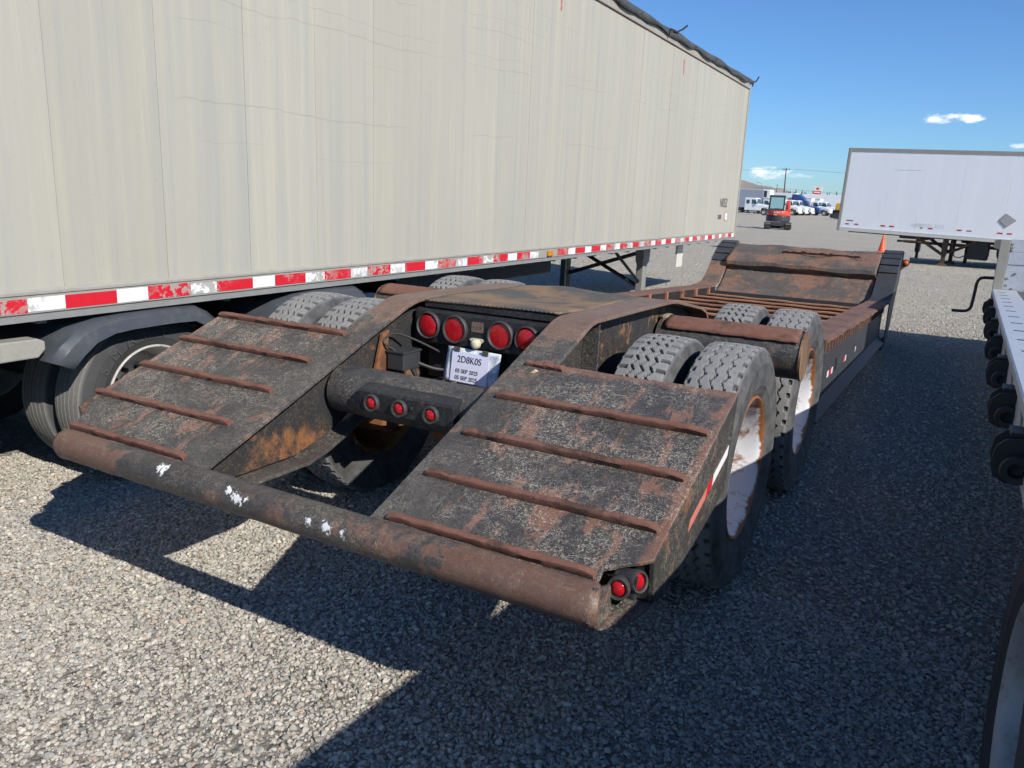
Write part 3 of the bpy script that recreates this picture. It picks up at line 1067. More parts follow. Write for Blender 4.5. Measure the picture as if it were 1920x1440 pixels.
# main beams
INN = {-1: -0.36, 1: 0.42}
top_prof = [(1.885, rz_(1.885)), (2.4, rz_(2.4)), (2.9, rz_(2.9)), (3.15, rz_(3.15) - 0.002), (3.20, 1.257), (3.26, 1.266), (3.8, 1.262), (4.28, 1.254), (4.40, 1.243), (4.90, 1.158), (5.02, 1.120), (5.09, 1.06), (5.12, 0.97), (5.13, 0.86)]
low_prof = [(1.90, 0.66), (2.05, 0.640), (2.44, 0.640), (2.56, 0.668), (2.80, 0.757), (3.1, 0.80), (4.9, 0.76), (5.13, 0.74)]
for s_ in (-1, 1):
    xi = INN[s_]
    beam_web = xi + s_ * 0.065
    m_ = MB()
    poly = [(y, z - 0.016) for y, z in top_prof] + [(y, z + 0.012) for y, z in reversed(low_prof)]
    x0, x1 = sorted((beam_web, beam_web + s_ * 0.014))
    m_.prism(poly, 'x', x0, x1)
    bm_ = m_.build('beam', M['web'], low)
    x0, x1 = sorted((xi, xi + s_ * (0.19 if s_ > 0 else 0.17)))
    m_ = MB()
    lo_i = 0
    prof = [(y, z + 0.0025) for y, z in top_prof]
    m_.strip(prof, x0, x1, 0.018, 3, 0.004)
    m_.build('top_flange', M['flange'], bm_, bevel=0.003)
    m_ = MB()
    x0, x1 = sorted((xi + s_ * -0.02, xi + s_ * 0.15))
    m_.strip(low_prof, x0, x1, 0.016, 2, 0.002)
    m_.build('bottom_flange', M['flange'], bm_, bevel=0.002)
    # the web's outer stiffener
    m_ = MB()
    x0, x1 = sorted((beam_web + s_ * 0.016, xi + s_ * 0.16))
    m_.bx(x0, x1, 3.35, 3.362, 0.80, 1.235)
    m_.build('stiffener', M['beam'], bm_)
    # link from the beam down to the well
    m_ = MB()
    x0, x1 = sorted((xi + s_ * 0.01, xi + s_ * 0.15))
    m_.bx(x0, x1, 5.05, 5.82, 0.62, 0.84)
    m_.build('beam_nose', M['beam'], low, bevel=0.006)

# middle deck plate, dented, diamond tread
nx, ny = 26, 44
vs_, fs = [], []
for i in range(nx + 1):
    x = -0.345 + 0.752 * i / nx
    for j in range(ny + 1):
        y = 3.275 + 1.80 * j / ny
        z = float(np.interp(y, [p[0] for p in top_prof], [p[1] for p in top_prof])) + 0.006
        z += 0.010 * math.sin(3.1 * x + 2.0 * y) * math.cos(4.0 * y + x) + 0.014 * math.exp(-((x + 0.10) / 0.13) ** 2 - ((y - 4.38) / 0.14) ** 2)
        z -= 0.012 * math.exp(-((x - 0.05) / 0.3) ** 2 - ((y - 3.8) / 0.35) ** 2)
        vs_.append((x, y, z))
for i in range(nx):
    for j in range(ny):
        a = i * (ny + 1) + j
        fs.append((a, a + 1, a + ny + 2, a + ny + 1))
m_ = MB()
m_.add(vs_, fs)
dk = m_.build('deck_plate', M['diamond'], low, smooth=60)
sm_ = dk.modifiers.new('solid', 'SOLIDIFY')
sm_.thickness = 0.010
sm_.offset = -1
# recessed web behind the deck edge, crossmembers
m_ = MB()
m_.bx(-0.36, 0.42, 3.335, 3.350, 0.86, 1.262)
m_.build('rear_crossmember', M['black'], low)
m_ = MB()
m_.bx(-0.35, 0.41, 3.28, 3.30, 1.228, 1.262)
m_.build('deck_edge_bar', M['black'], low, bevel=0.003)
for y in (3.7, 4.4, 4.95):
    m_ = MB()
    m_.bx(-0.30, 0.36, y - 0.04, y + 0.04, 0.86, 1.20 if y < 4.5 else 1.10)
    m_.build('crossmember', M['black'], low)
# tail light panel
m_ = MB()
m_.prism([(3.262, 1.055), (3.262, 1.205), (3.270, 1.218), (3.334, 1.226), (3.334, 1.045), (3.275, 1.045)], 'x', -0.395, 0.405)
m_.build('tail_light_panel', M['black'], low, bevel=0.004)
for x, z, ring in ((-0.308, 1.138, 0.077), (-0.148, 1.136, 0.079), (0.112, 1.136, 0.078), (0.258, 1.134, 0.072)):
    marker_light('tail_light', (x, 3.258, z), (0, -1, 0.02), 0.058, low, ring=ring * 0.93, dome=0.003 if x in (-0.148, 0.112) else 0.010)
m_ = MB()
m_.bx(-0.055, 0.012, 3.2595, 3.263, 1.135, 1.185)
bp_ = m_.build('bolt_plate', M['flange'], low)
m_ = MB()
for q in range(3):
    m_.tube([(-0.043 + 0.02 * q, 3.2605, 1.160), (-0.043 + 0.02 * q, 3.2585, 1.160)], 0.0045, 8)
m_.build('bolt_hole', M['ink'], bp_)
# licence lamp
m_ = MB()
m_.prism([(-0.062, 1.098), (-0.050, 1.106), (0.012, 1.106), (0.024, 1.098), (0.012, 1.086), (-0.006, 1.072), (-0.034, 1.072), (-0.050, 1.088)], 'y', 3.252, 3.262)
ll_ = m_.build('licence_lamp', M['cream_lens'], low, bevel=0.002)
m_ = MB()
m_.lathe([(-0.030, 0.0), (-0.028, 0.016), (-0.015, 0.024), (0.0, 0.026)], 24, 'y', (-0.02, 3.252, 1.080))
m_.build('lens', M['cream_lens'], ll_, smooth=60)

# cross tube with the three clearance lights
m_ = MB()
m_.tube([(-0.40, 2.72, 0.905), (0.46, 2.72, 0.905)], 0.110, 40)
m_.build('cross_tube', M['beam'], low, smooth=50)
m_ = MB()
m_.prism([(2.575, 0.868), (2.57, 0.955), (2.577, 0.966), (2.66, 0.985), (2.66, 0.862)], 'x', -0.185, 0.305)
m_.build('clearance_light_box', M['black'], low, bevel=0.005)
for x in (-0.108, 0.038, 0.198):
    marker_light('clearance_light', (x, 2.570, 0.912), (0, -1, 0.03), 0.026, low, ring=0.039, dome=0.012)
m_ = MB()
m_.tube([(0.098, 2.574, 0.922), (0.098, 2.564, 0.922)], 0.006, 10)
m_.build('bolt', M['grommet'], low)
# conduit from the tube to the web, wiring, junction box
m_ = MB()
m_.tube([(-0.30, 2.64, 0.86), (-0.345, 2.66, 0.87), (-0.362, 2.68, 0.895), (-0.350, 2.68, 0.925), (-0.31, 2.66, 0.93)], 0.010, 8)
m_.build('wire_loop', M['hose'], low, smooth=60)
m_ = MB()
m_.box((-0.335, 3.09, 0.985), (0.10, 0.14, 0.085))
jb = m_.build('junction_box', M['dark_grey'], low, bevel=0.006)
m_ = MB()
m_.box((-0.335, 3.09, 1.031), (0.11, 0.15, 0.010))
m_.build('junction_box_lid', M['dark_grey'], jb, bevel=0.002)
for k, pts in enumerate(([(-0.35, 3.05, 1.03), (-0.39, 3.0, 1.08), (-0.385, 3.08, 1.11), (-0.33, 3.18, 1.07), (-0.25, 3.29, 1.00)],
                         [(-0.30, 3.14, 0.97), (-0.22, 3.22, 0.93), (-0.12, 3.30, 0.94), (-0.04, 3.33, 1.02)],
                         [(-0.34, 3.06, 0.945), (-0.30, 3.02, 0.90), (-0.22, 3.06, 0.87), (-0.14, 3.16, 0.89)],
                         [(-0.31, 3.12, 0.945), (-0.24, 3.10, 0.89), (-0.16, 3.16, 0.86), (-0.08, 3.28, 0.90)])):
    m_ = MB()
    pp = []
    for i in range(len(pts) - 1):
        p0 = Vector(pts[max(0, i - 1)]); p1 = Vector(pts[i]); p2 = Vector(pts[i + 1]); p3 = Vector(pts[min(len(pts) - 1, i + 2)])
        for q in range(5):
            u_ = q / 5
            pp.append(0.5 * ((2 * p1) + (p2 - p0) * u_ + (2 * p0 - 5 * p1 + 4 * p2 - p3) * u_ ** 2 + (3 * p1 - p0 - 3 * p2 + p3) * u_ ** 3))
    pp.append(Vector(pts[-1]))
    m_.tube(pp, (0.006, 0.009, 0.012, 0.012)[k], 8)
    m_.build('hose', M['hose'], low, smooth=60)
m_ = MB()
m_.box((-0.20, 3.14, 0.84), (0.05, 0.36, 0.05), Euler((0.0, 0, 0.35)).to_matrix())
m_.build('spring_hanger', M['flange'], low, bevel=0.006)
m_ = MB()
m_.prism([(2.93, 0.90), (3.0, 1.12), (3.05, 1.13), (3.02, 0.90)], 'x', -0.408, -0.395)
m_.build('hanger_plate', M['rust'], low)

# axles, drums, suspension, wheels
AX = [3.706, 5.251]
for y in AX:
    m_ = MB()
    m_.tube([(-1.3, y, 0.572), (1.0, y, 0.572)], 0.062, 20)
    m_.build('axle', M['rust'], low, smooth=50)
    for s_ in (-1, 1):
        m_ = MB()
        dx = 0.0 if s_ > 0 else -0.26
        m_.lathe([(dx + s_ * 0.60, 0.07), (dx + s_ * 0.60, 0.205), (dx + s_ * 0.79, 0.215), (dx + s_ * 0.79, 0.1)], 36, 'x', (0, y, 0.572))
        m_.build('brake_drum', M['rim_rust'], low, smooth=40)
        m_ = MB()
        m_.lathe([(-0.10, 0.0), (-0.10, 0.06), (-0.04, 0.085), (0.04, 0.085), (0.10, 0.055), (0.10, 0.0)], 24, 'y', (s_ * 0.32, y - 0.22, 0.56))
        m_.build('brake_chamber', M['rust'], low, smooth=40)
        wheel(low, 1.115 if s_ > 0 else -1.42, y, 0.572, s_, TYRE_ZIG if s_ > 0 else TYRE_LUG, RIM_WHITE if s_ > 0 else RIM_RUST, LUGS, random.uniform(0, 0.1))
        wheel(low, 0.785 if s_ > 0 else -1.05, y, 0.572, -s_, TYRE_LUG, RIM_RUST, LUGS, random.uniform(0, 0.1))
for s_ in (-1, 1):
    m_ = MB()
    xs = 0.50 * s_ + 0.03
    prof = []
    for i in range(13):
        f = i / 12
        prof.append((3.05 + 1.30 * f, 0.70 - 0.10 * math.sin(PI * f)))
    m_.strip(prof, xs - 0.04, xs + 0.04, 0.06)
    prof2 = [(y + 1.47, z) for y, z in prof]
    m_.strip(prof2, xs - 0.04, xs + 0.04, 0.06)
    m_.build('leaf_spring', M['rust'], low)
    # mid fender tube
    m_ = MB()
    xe = 1.312 if s_ > 0 else 1.50
    x0, x1 = s_ * 0.52, s_ * xe
    m_.tube([(x0, 4.43, 1.012), (x1, 4.43, 1.012)], 0.128, 36)
    ft = m_.build('fender_tube', M['beam'], low, smooth=50)
    n_a, n_x = 14, 26
    vs_, fs = [], []
    for i in range(n_x + 1):
        x = s_ * 0.565 + (s_ * (xe - 0.012 - 0.565)) * i / n_x
        j0 = random.uniform(-0.03, 0.02)
        for j in range(n_a + 1):
            a = math.radians(8) + (math.radians(143) - math.radians(8)) * j / n_a
            if j == n_a:
                a += j0
            rr_ = 0.137 + random.uniform(-0.0012, 0.0012)
            vs_.append((x, 4.43 + rr_ * math.cos(a), 1.012 + rr_ * math.sin(a)))
    for i in range(n_x):
        for j in range(n_a):
            a = i * (n_a + 1) + j
            fs.append((a, a + 1, a + n_a + 2, a + n_a + 1))
    m_ = MB()
    m_.add(vs_, fs)
    cp = m_.build('wear_cap', M['cleat'], ft, smooth=40)
    md = cp.modifiers.new('solid', 'SOLIDIFY')
    md.thickness = 0.008
    md.offset = 1
    m_ = MB()
    x0, x1 = sorted((x1, x1 + s_ * 0.012))
    m_.tube([(x0, 4.43, 1.012), (x1, 4.43, 1.012)], 0.134, 36)
    m_.build('end_plate', M['end_plate'], ft, smooth=40)
    m_ = MB()
    m_.box((s_ * 0.545, 4.43, 1.10), (0.05, 0.10, 0.12))
    m_.build('gusset', M['bronze'], ft, bevel=0.015)

# well deck
zt = lambda y: 0.905 - 0.047 * (y - 5.84)
zb = lambda y: 0.300 - 0.036 * (y - 5.8)
Y0, Y1 = 5.80, 11.30
m_ = MB()
m_.prism([(Y0 - 0.09, zb(Y0) + 0.02), (Y0 - 0.09, zt(Y0) + 0.012), (Y0 + 0.0, zt(Y0) + 0.012), (Y0 + 0.0, zb(Y0) + 0.02)], 'x', -1.19, 1.19)
m_.build('rear_bolster', M['black'], low, bevel=0.012)
for s_ in (-1, 1):
    # top flange with worn, buckled outer lip
    ny = 40
    vs_, fs = [], []
    for j in range(ny + 1):
        y = Y0 - 0.02 + (Y1 - Y0 + 0.02) * j / ny
        lip = random.uniform(-0.006, 0.012) * min(1, j / 8)
        vs_ += [(s_ * 1.02, y, zt(y)), (s_ * 1.22, y, zt(y)), (s_ * (1.252 + lip), y, zt(y) - 0.006 - 0.6 * max(0, lip)),
                (s_ * (1.252 + lip), y, zt(y) - 0.028 - 0.6 * max(0, lip)), (s_ * 1.22, y, zt(y) - 0.024), (s_ * 1.02, y, zt(y) - 0.024)]
    for j in range(ny):
        for k in range(6):
            a = j * 6 + k
            b = j * 6 + (k + 1) % 6
            fs.append((a, b, b + 6, a + 6))
    fs += [tuple(range(6)), tuple(ny * 6 + k for k in range(5, -1, -1))]
    m_ = MB()
    m_.add(vs_, fs)
    rail = m_.build('side_rail', M['rail_top'], low)
    m_ = MB()
    poly = [(Y0 - 0.02, zb(Y0) + 0.07), (Y0 - 0.02, zt(Y0) - 0.145)] + [(Y0 + (Y1 - Y0) * i / 14, zt(Y0 + (Y1 - Y0) * i / 14) - 0.14 + random.uniform(-0.012, 0.012) * (i > 5)) for i in range(1, 15)] + [(Y1, zb(Y1) + 0.07)]
    x0, x1 = sorted((s_ * 1.165, s_ * 1.180))
    m_.prism(poly, 'x', x0, x1)
    m_.build('rail_web', M['rail_side'], rail)
    m_ = MB()
    x0, x1 = sorted((s_ * 1.10, s_ * 1.115))
    m_.prism([(Y0, zt(Y0) - 0.16), (Y0, zt(Y0) - 0.02), (Y1, zt(Y1) - 0.02), (Y1, zt(Y1) - 0.16)], 'x', x0, x1)
    m_.build('rail_backing', M['black'], rail)
    m_ = MB()
    a, b = s_ * 1.165, s_ * 1.255
    m_.add([(a, Y0 - 0.02, zb(Y0) + 0.095), (b, Y0 - 0.02, zb(Y0) + 0.012), (b, Y0 - 0.02, zb(Y0)), (a, Y0 - 0.02, zb(Y0)),
            (a, Y1, zb(Y1) + 0.095), (b, Y1, zb(Y1) + 0.012), (b, Y1, zb(Y1)), (a, Y1, zb(Y1))],
           [(0, 1, 5, 4), (1, 2, 6, 5), (2, 3, 7, 6), (3, 0, 4, 7), (0, 3, 2, 1), (4, 5, 6, 7)])
    m_.build('rail_foot', M['rail_side'], rail)
    y = Y0 + 0.02
    k = 0
    while y < Y1 - 0.1:
        m_ = MB()
        m_.box((s_ * 1.168, y, (zt(y) - 0.085)), (0.078, 0.026, 0.125), Euler((random.uniform(-0.12, 0.12) * (k > 7), 0, 0)).to_matrix())
        m_.build('stake_pocket', M['rail_top'], rail)
        y += 0.165 + random.uniform(-0.012, 0.012)
        k += 1
    m_ = MB()
    x0, x1 = sorted((s_ * 1.02, s_ * 1.04))
    m_.prism([(Y0, zb(Y0) + 0.1), (Y0, zt(Y0) - 0.025), (Y1, zt(Y1) - 0.025), (Y1, zb(Y1) + 0.1)], 'x', x0, x1)
    m_.build('inner_web', M['black'], rail)
m_ = MB()
m_.box((1.205, Y0 - 0.03, 0.60), (0.03, 0.05, 0.62))
m_.build('corner_post', M['black'], low, bevel=0.006)
m_ = MB()
m_.bx(1.180, 1.196, 7.05, 7.20, 0.47, 0.57)
m_.build('side_socket', M['ink'], low)
for y0, y1, mt in ((6.15, 6.22, 'tape_red'), (6.62, 6.70, 'tape_white'), (6.74, 6.83, 'tape_red'), (6.86, 6.93, 'tape_white'), (7.62, 7.72, 'tape_red'), (7.74, 7.80, 'tape_white'), (8.5, 8.56, 'tape_white')):
    m_ = MB()
    z = 0.50 - 0.04 * (y0 - 6)
    m_.bx(1.1803, 1.1825, y0, y1, z, z + 0.05)
    m_.build('reflective_strip', M[mt], low)
# deck slats
y = 6.10
while y < 11.30:
    m_ = MB()
    z = zt(y) - 0.10
    nseg = 14
    prof = []
    vs_, fs = [], []
    for i in range(nseg + 1):
        x = -1.018 + 2.036 * i / nseg
        dz = random.uniform(-0.004, 0.004)
        vs_ += [(x, y - 0.045, z + dz), (x, y + 0.045, z + dz), (x, y + 0.045, z + dz - 0.014), (x, y + 0.006, z + dz - 0.016), (x, y + 0.006, z - 0.15), (x, y - 0.006, z - 0.15), (x, y - 0.006, z + dz - 0.016), (x, y - 0.045, z + dz - 0.014)]
    for i in range(nseg):
        for k in range(8):
            a, b = i * 8 + k, i * 8 + (k + 1) % 8
            fs.append((a, b, b + 8, a + 8))
    m_.add(vs_, fs)
    m_.build('deck_slat', M['slat'], low)
    for s_ in (-1, 1):
        m_ = MB()
        m_.box((s_ * 1.005, y + 0.0, z + 0.045), (0.028, 0.05, 0.085))
        m_.build('slat_bracket', M['slat'], low)
    y += 0.60
for x in (-0.45, 0.45):  # beams added under the slats to darken the gaps of the well
    m_ = MB()
    m_.prism([(Y0, 0.33), (Y0, 0.66), (Y1, 0.42), (Y1, 0.12)], 'x', x - 0.06, x + 0.06)
    m_.build('shade_beam', M['black'], low)

# front bulkhead: bent, dented sheet
bp = [(11.30, 0.545), (11.36, 0.60), (11.50, 0.66), (11.63, 0.745), (11.72, 0.83), (11.765, 0.880), (11.735, 0.898), (11.70, 0.935), (11.705, 0.985), (11.76, 1.020), (11.88, 1.065), (12.03, 1.13), (12.15, 1.175), (12.28, 1.205), (12.36, 1.205)]
nx = 60
vs_, fs = [], []
nb = len(bp)
for i in range(nx + 1):
    x = -1.02 + 2.03 * i / nx
    for j, (y, z) in enumerate(bp):
        d = 0.012 * math.sin(7 * x + j) * math.sin(3.3 * x) * (0.4 if j < 4 else 1)
        if j in (5, 6, 9):
            d += 0.010 * math.sin(11 * x + 1.3 * j) * math.cos(5 * x)
        if j in (10, 11) and -0.2 < x < 0.75:
            d -= 0.035 * (0.5 + 0.5 * math.sin(9 * x)) * (1 if j == 11 else 0.3)
        vs_.append((x, y + random.uniform(-0.003, 0.003), z + d + random.uniform(-0.002, 0.002)))
for i in range(nx):
    for j in range(nb - 1):
        a = i * nb + j
        fs.append((a, a + 1, a + nb + 1, a + nb))
m_ = MB()
m_.add(vs_, fs)
bk = m_.build('bulkhead', M['bulk'], low, smooth=28)
md = bk.modifiers.new('solid', 'SOLIDIFY')
md.thickness = 0.012
md.offset = -1
# torn lip along the top of the sheet
m_ = MB()
prev = None
vs_, fs = [], []
for i in range(31):
    x = -0.30 + 1.05 * i / 30
    h = 0.012 + 0.028 * abs(math.sin(2.2 * i)) * random.random()
    vs_ += [(x, 12.02 + random.uniform(-0.01, 0.01), 1.125), (x, 12.00, 1.125 + h + 0.012), (x, 12.012, 1.125 + h + 0.012), (x, 12.035, 1.125)]
for i in range(30):
    for k in range(4):
        a, b = i * 4 + k, i * 4 + (k + 1) % 4
        fs.append((a, b, b + 4, a + 4))
m_.add(vs_, fs)
m_.build('torn_lip', M['rail_top'], bk)
m_ = MB()
m_.bx(-1.02, 1.01, 11.28, 11.34, 0.40, 0.575)
m_.build('front_crossmember', M['rail_side'], low)
m_ = MB()
m_.bx(-1.0, 1.0, 12.30, 12.36, 0.75, 1.19)
m_.build('front_web', M['bulk'], low)
arm_top = [(10.95, zt(10.95) + 0.003), (11.20, zt(11.2) + 0.012), (11.42, 0.70), (11.60, 0.80), (11.75, 0.915), (11.92, 1.045), (12.08, 1.135), (12.26, 1.205), (12.42, 1.225)]
for s_ in (-1, 1):
    x0, x1 = sorted((s_ * 1.015, s_ * 1.262))
    m_ = MB()
    m_.strip(arm_top, x0, x1, 0.03, 2, 0.004)
    arm = m_.build('front_arm', M['rail_side'] if s_ > 0 else M['bulk'], low, bevel=0.004)
    for k, (ya, za, yb_, zb_) in enumerate(((11.80, 0.965, 11.90, 1.045), (11.93, 1.065, 12.05, 1.130), (12.08, 1.145, 12.20, 1.190), (12.23, 1.205, 12.38, 1.232))):
        m_ = MB()
        m_.strip([(ya, za + 0.012), (yb_, zb_ + 0.014)], x0 + 0.004, x1 - 0.004, 0.028)
        m_.build('arm_step', M['rail_side'], arm, bevel=0.003)
    m_ = MB()
    xo0, xo1 = sorted((s_ * 1.248, s_ * 1.260))
    poly = arm_top[1:] + [(12.44, 1.06), (12.30, 0.86), (12.02, 0.60), (11.80, 0.34), (11.62, 0.14), (11.30, 0.10), (11.20, 0.14)]
    m_.prism([(y, z - 0.02 if k < 8 else z) for k, (y, z) in enumerate(poly)], 'x', xo0, xo1)
    m_.build('arm_side', M['rail_side'], arm)
    m_ = MB()
    m_.bx(s_ * 1.10 - 0.13, s_ * 1.10 + 0.13, 11.3, 11.75, 0.0, 0.16)
    m_.build('front_skid', M['black'], arm)
m_ = MB()
m_.bx(1.262, 1.345, 12.36, 12.37, 0.99, 1.235)
lb_ = m_.build('lamp_bracket', M['van_rail'], low)
m_ = MB()
m_.bx(1.262, 1.272, 12.24, 12.36, 0.99, 1.235)
m_.build('bracket_side', M['steel_black'], lb_)
marker_light('side_marker_light', (1.305, 12.335, 1.085), (0.35, -1, 0), 0.042, low, ring=0.05, lens=M['amber_red'], dome=0.03)

# lot tag hanging under the tail light panel
tagt = thing('lot_tag', 'clear plastic sleeve with printed paper lot tag, hanging below the tail lights', 'tag', (0, 0, 0))
tagt.parent = None
tagt.matrix_world = low.matrix_basis.copy() @ Matrix.Translation((-0.030, 3.245, 1.050)) @ Euler((math.radians(-7), math.radians(1.0), 0)).to_matrix().to_4x4() @ Matrix.Scale(1.06, 4)
m_ = MB()
nxx, nzz = 14, 8
vs_, fs = [], []
for i in range(nxx + 1):
    for j in range(nzz + 1):
        x = -0.145 + 0.29 * i / nxx
        z = -0.165 + 0.165 * j / nzz
        vs_.append((x + 0.02 * (j / nzz - 0.5) * 0.4, 0.003 * math.sin(30 * x + 8 * z) * math.cos(22 * z), z))
for i in range(nxx):
    for j in range(nzz):
        a = i * (nzz + 1) + j
        fs.append((a, a + 1, a + nzz + 2, a + nzz + 1))
m_.add(vs_, fs)
sl_ = m_.build('sleeve', M['sleeve'], tagt, smooth=60)
md = sl_.modifiers.new('solid', 'SOLIDIFY')
md.thickness = 0.003
m_ = MB()
m_.bx(-0.108, 0.092, -0.0075, -0.006, -0.158, -0.018)
m_.build('paper', M['paper'], tagt)
text('lettering', '2D8K0S', 0.044, M['ink'], tagt, (-0.078, -0.0080, -0.066), (1, 0, 0), (0, 0, 1), sx=0.90)
text('lettering', '05 SEP 2025', 0.026, M['ink'], tagt, (-0.082, -0.0080, -0.115), (1, 0, 0), (0, 0, 1), sx=0.95)
text('lettering', '05 SEP 2025', 0.026, M['ink'], tagt, (-0.082, -0.0080, -0.147), (1, 0, 0), (0, 0, 1), sx=0.95)
for x in (-0.085, 0.068):
    m_ = MB()
    m_.bx(x - 0.016, x + 0.016, -0.010, -0.004, -0.020, 0.004)
    m_.build('clip', M['flange'], tagt, bevel=0.002)

lf = MB()
lp_ = [(-0.016, 0.0), (-0.008, 0.008), (0.006, 0.010), (0.018, 0.003), (0.012, -0.007), (-0.004, -0.009)]
lf.add([(x, y, 0.004 + 0.006 * math.sin(150 * x + 90 * y)) for x, y in lp_] + [(0, 0, 0.012)], [(i, (i + 1) % 6, 6) for i in range(6)])
leaf_o = lf.build('dry_leaf', plain('dry_leaf', (0.52, 0.42, 0.26), 0.8))
tag(leaf_o, 'small curled tan dry leaf lying on the ramp plate', 'leaf')
leaf_o.matrix_world = low.matrix_basis.copy() @ Matrix.Translation((0.545, 2.79, rz_(2.79) + 0.001)) @ Euler((math.atan(SL), 0, 0.4)).to_matrix().to_4x4()
leaf_o.modifiers.new('solid', 'SOLIDIFY').thickness = 0.0012

# ------------------------------------------------------------------ grey box trailer beside it
GX = -4.085
grey = thing('box_trailer', 'long weathered grey box trailer with red and white striped bottom rail', 'trailer', (GX, 8.9, 0))
gy = -8.9
GY0, GY1 = 0.6, 17.14
m_ = MB()
m_.bx(-2.58, -0.018, GY0 + gy + 0.02, GY1 + gy - 0.02, 1.14, 4.06)
m_.build('body', M['alu_rail'], grey)
y = 2.53 - 0.645 * 3
while y < GY1 - 0.01:
    ye = min(y + 0.645, GY1 - 0.06)
    m_ = MB()
    pr_ = random.uniform(-0.0018, 0.0018)
    m_.bx(-0.017, 0.0 + pr_, y + gy + 0.0009, ye + gy - 0.0009, 1.20, 4.05)
    m_.build('side_panel', M['alu_side'], grey)
    y += 0.645
m_ = MB()
m_.prism([(-0.05, 1.10), (0.006, 1.10), (0.010, 1.104), (0.010, 1.196), (0.018, 1.20), (0.018, 1.214), (0.006, 1.226), (-0.05, 1.226)], 'y', GY0 + gy, GY1 + gy)
m_.build('bottom_rail', M['alu_rail'], grey)
m_ = MB()
m_.bx(-0.06, -0.0, GY0 + gy, GY1 + gy, 1.060, 1.0985)
m_.build('rail_lip', M['alu_dark'], grey)
m_ = MB()
m_.bx(-0.03, 0.014, GY0 + gy, GY1 + gy + 0.01, 4.052, 4.150)
m_.build('top_rail', M['alu_rail'], grey)
m_ = MB()
m_.bx(-0.02, 0.017, GY0 + gy, GY1 + gy + 0.01, 4.040, 4.0515)
m_.build('trim_strip', M['red'] if False else M['rail_top'], grey)
m_ = MB()
m_.bx(-0.05, 0.016, GY1 + gy - 0.058, GY1 + gy + 0.012, 1.10, 4.15)
m_.build('corner_post', M['alu_rail'], grey, bevel=0.006)
y = 2.521 - 0.5 * 3
kk = 0
while y < GY1 - 0.05:
    if not (7.98 < y < 8.45):
        m_ = MB()
        m_.bx(0.0101, 0.0122, y + gy, min(y + 0.298, GY1) + gy, 1.112 + random.uniform(-0.003, 0.003), 1.186 + random.uniform(-0.006, 0.003))
        m_.build('reflective_strip', M['tape_red'], grey)
        if y + 0.302 < GY1 - 0.1:
            m_ = MB()
            m_.bx(0.0101, 0.0120, y + 0.300 + gy, min(y + 0.498, GY1) + gy, 1.112 + random.uniform(-0.003, 0.003), 1.184 + random.uniform(-0.006, 0.003))
            m_.build('reflective_strip', M['tape_white'], grey)
    y += 0.5
m_ = MB()
m_.box((0.022, 8.30 + gy, 1.148), (0.026, 0.13, 0.062))
m_.build('side_marker_light', M['amber_lens'], grey, bevel=0.008)
# tarp over the top, scalloped between its straps
ny = 150
vs_, fs = [], []
cols = [(0.045, None), (0.048, 4.185), (0.02, 4.225), (-0.25, 4.26), (-1.29, 4.33), (-2.33, 4.26), (-2.60, 4.18)]
nc = len(cols)
for j in range(ny + 1):
    y = GY0 + (GY1 + 0.05 - GY0) * j / ny
    low_z = 4.115 + 0.026 * math.sin(y * 5.1) * math.sin(y * 1.7 + 1) + 0.012 * random.random()
    for k, (x, z) in enumerate(cols):
        vs_.append((x + 0.012 * math.sin(y * 5.1 + k), y + gy, low_z if z is None else z + 0.010 * math.sin(y * 3 + k)))
for j in range(ny):
    for k in range(nc - 1):
        a = j * nc + k
        fs.append((a, a + 1, a + nc + 1, a + nc))
m_ = MB()
m_.add(vs_, fs)
tp = m_.build('tarp', M['tarp'], grey, smooth=50)
md = tp.modifiers.new('solid', 'SOLIDIFY')
md.thickness = 0.006
for y in np.arange(9.4, 17.0, 0.62):
    m_ = MB()
    m_.box((0.055, y + gy, 4.180), (0.014, 0.02, 0.03))
    m_.build('tarp_clip', M['rust'], grey)
for y, dy, dz in ((11.80, 0.75, 0.17), (17.16, 0.42, 0.13)):
    m_ = MB()
    m_.tube([(0.05, y + gy, 4.10), (0.055, y + gy + 0.02, 4.20), (0.055, y + gy + dy * 0.4, 4.21), (0.055, y + gy + dy * 0.75, 4.21 + dz * 0.5), (0.055, y + gy + dy, 4.21 + dz)], 0.014, 8)
    m_.build('tarp_bow', M['steel_black'], grey, smooth=60)
# lettering and marks
text('lettering', 'N052', 0.245, M['ink_grey'], grey, (0.004, 15.70 + gy, 1.71), (0, 1, 0), (0, 0, 1), sx=0.98)
text('lettering', 'SF80', 0.13, M['ink_grey'], grey, (0.004, 15.62 + gy, 1.475), (0, 1, 0), (0, 0, 1), sx=1.05)
m_ = MB()
m_.lathe([(0.002, 0.0), (0.002, 0.085), (0.0045, 0.085), (0.0045, 0.0)], 32, 'x', (0, 0, 0))
rd = m_.build('round_decal', M['red'], grey, (0.0, 16.24 + gy, 1.525))
rd.scale = (1, 1.5, 1)
m_ = MB()
m_.lathe([(0.004, 0.0), (0.004, 0.072), (0.0055, 0.072), (0.0055, 0.0)], 32, 'x', (0, 0, 0))
m_.build('decal_face', M['truck_white'], rd)
text('lettering', 'T100', 0.042, M['ink_grey'], rd, (0.0058, -0.045, -0.015), (0, 1, 0), (0, 0, 1), ext=0.0004)
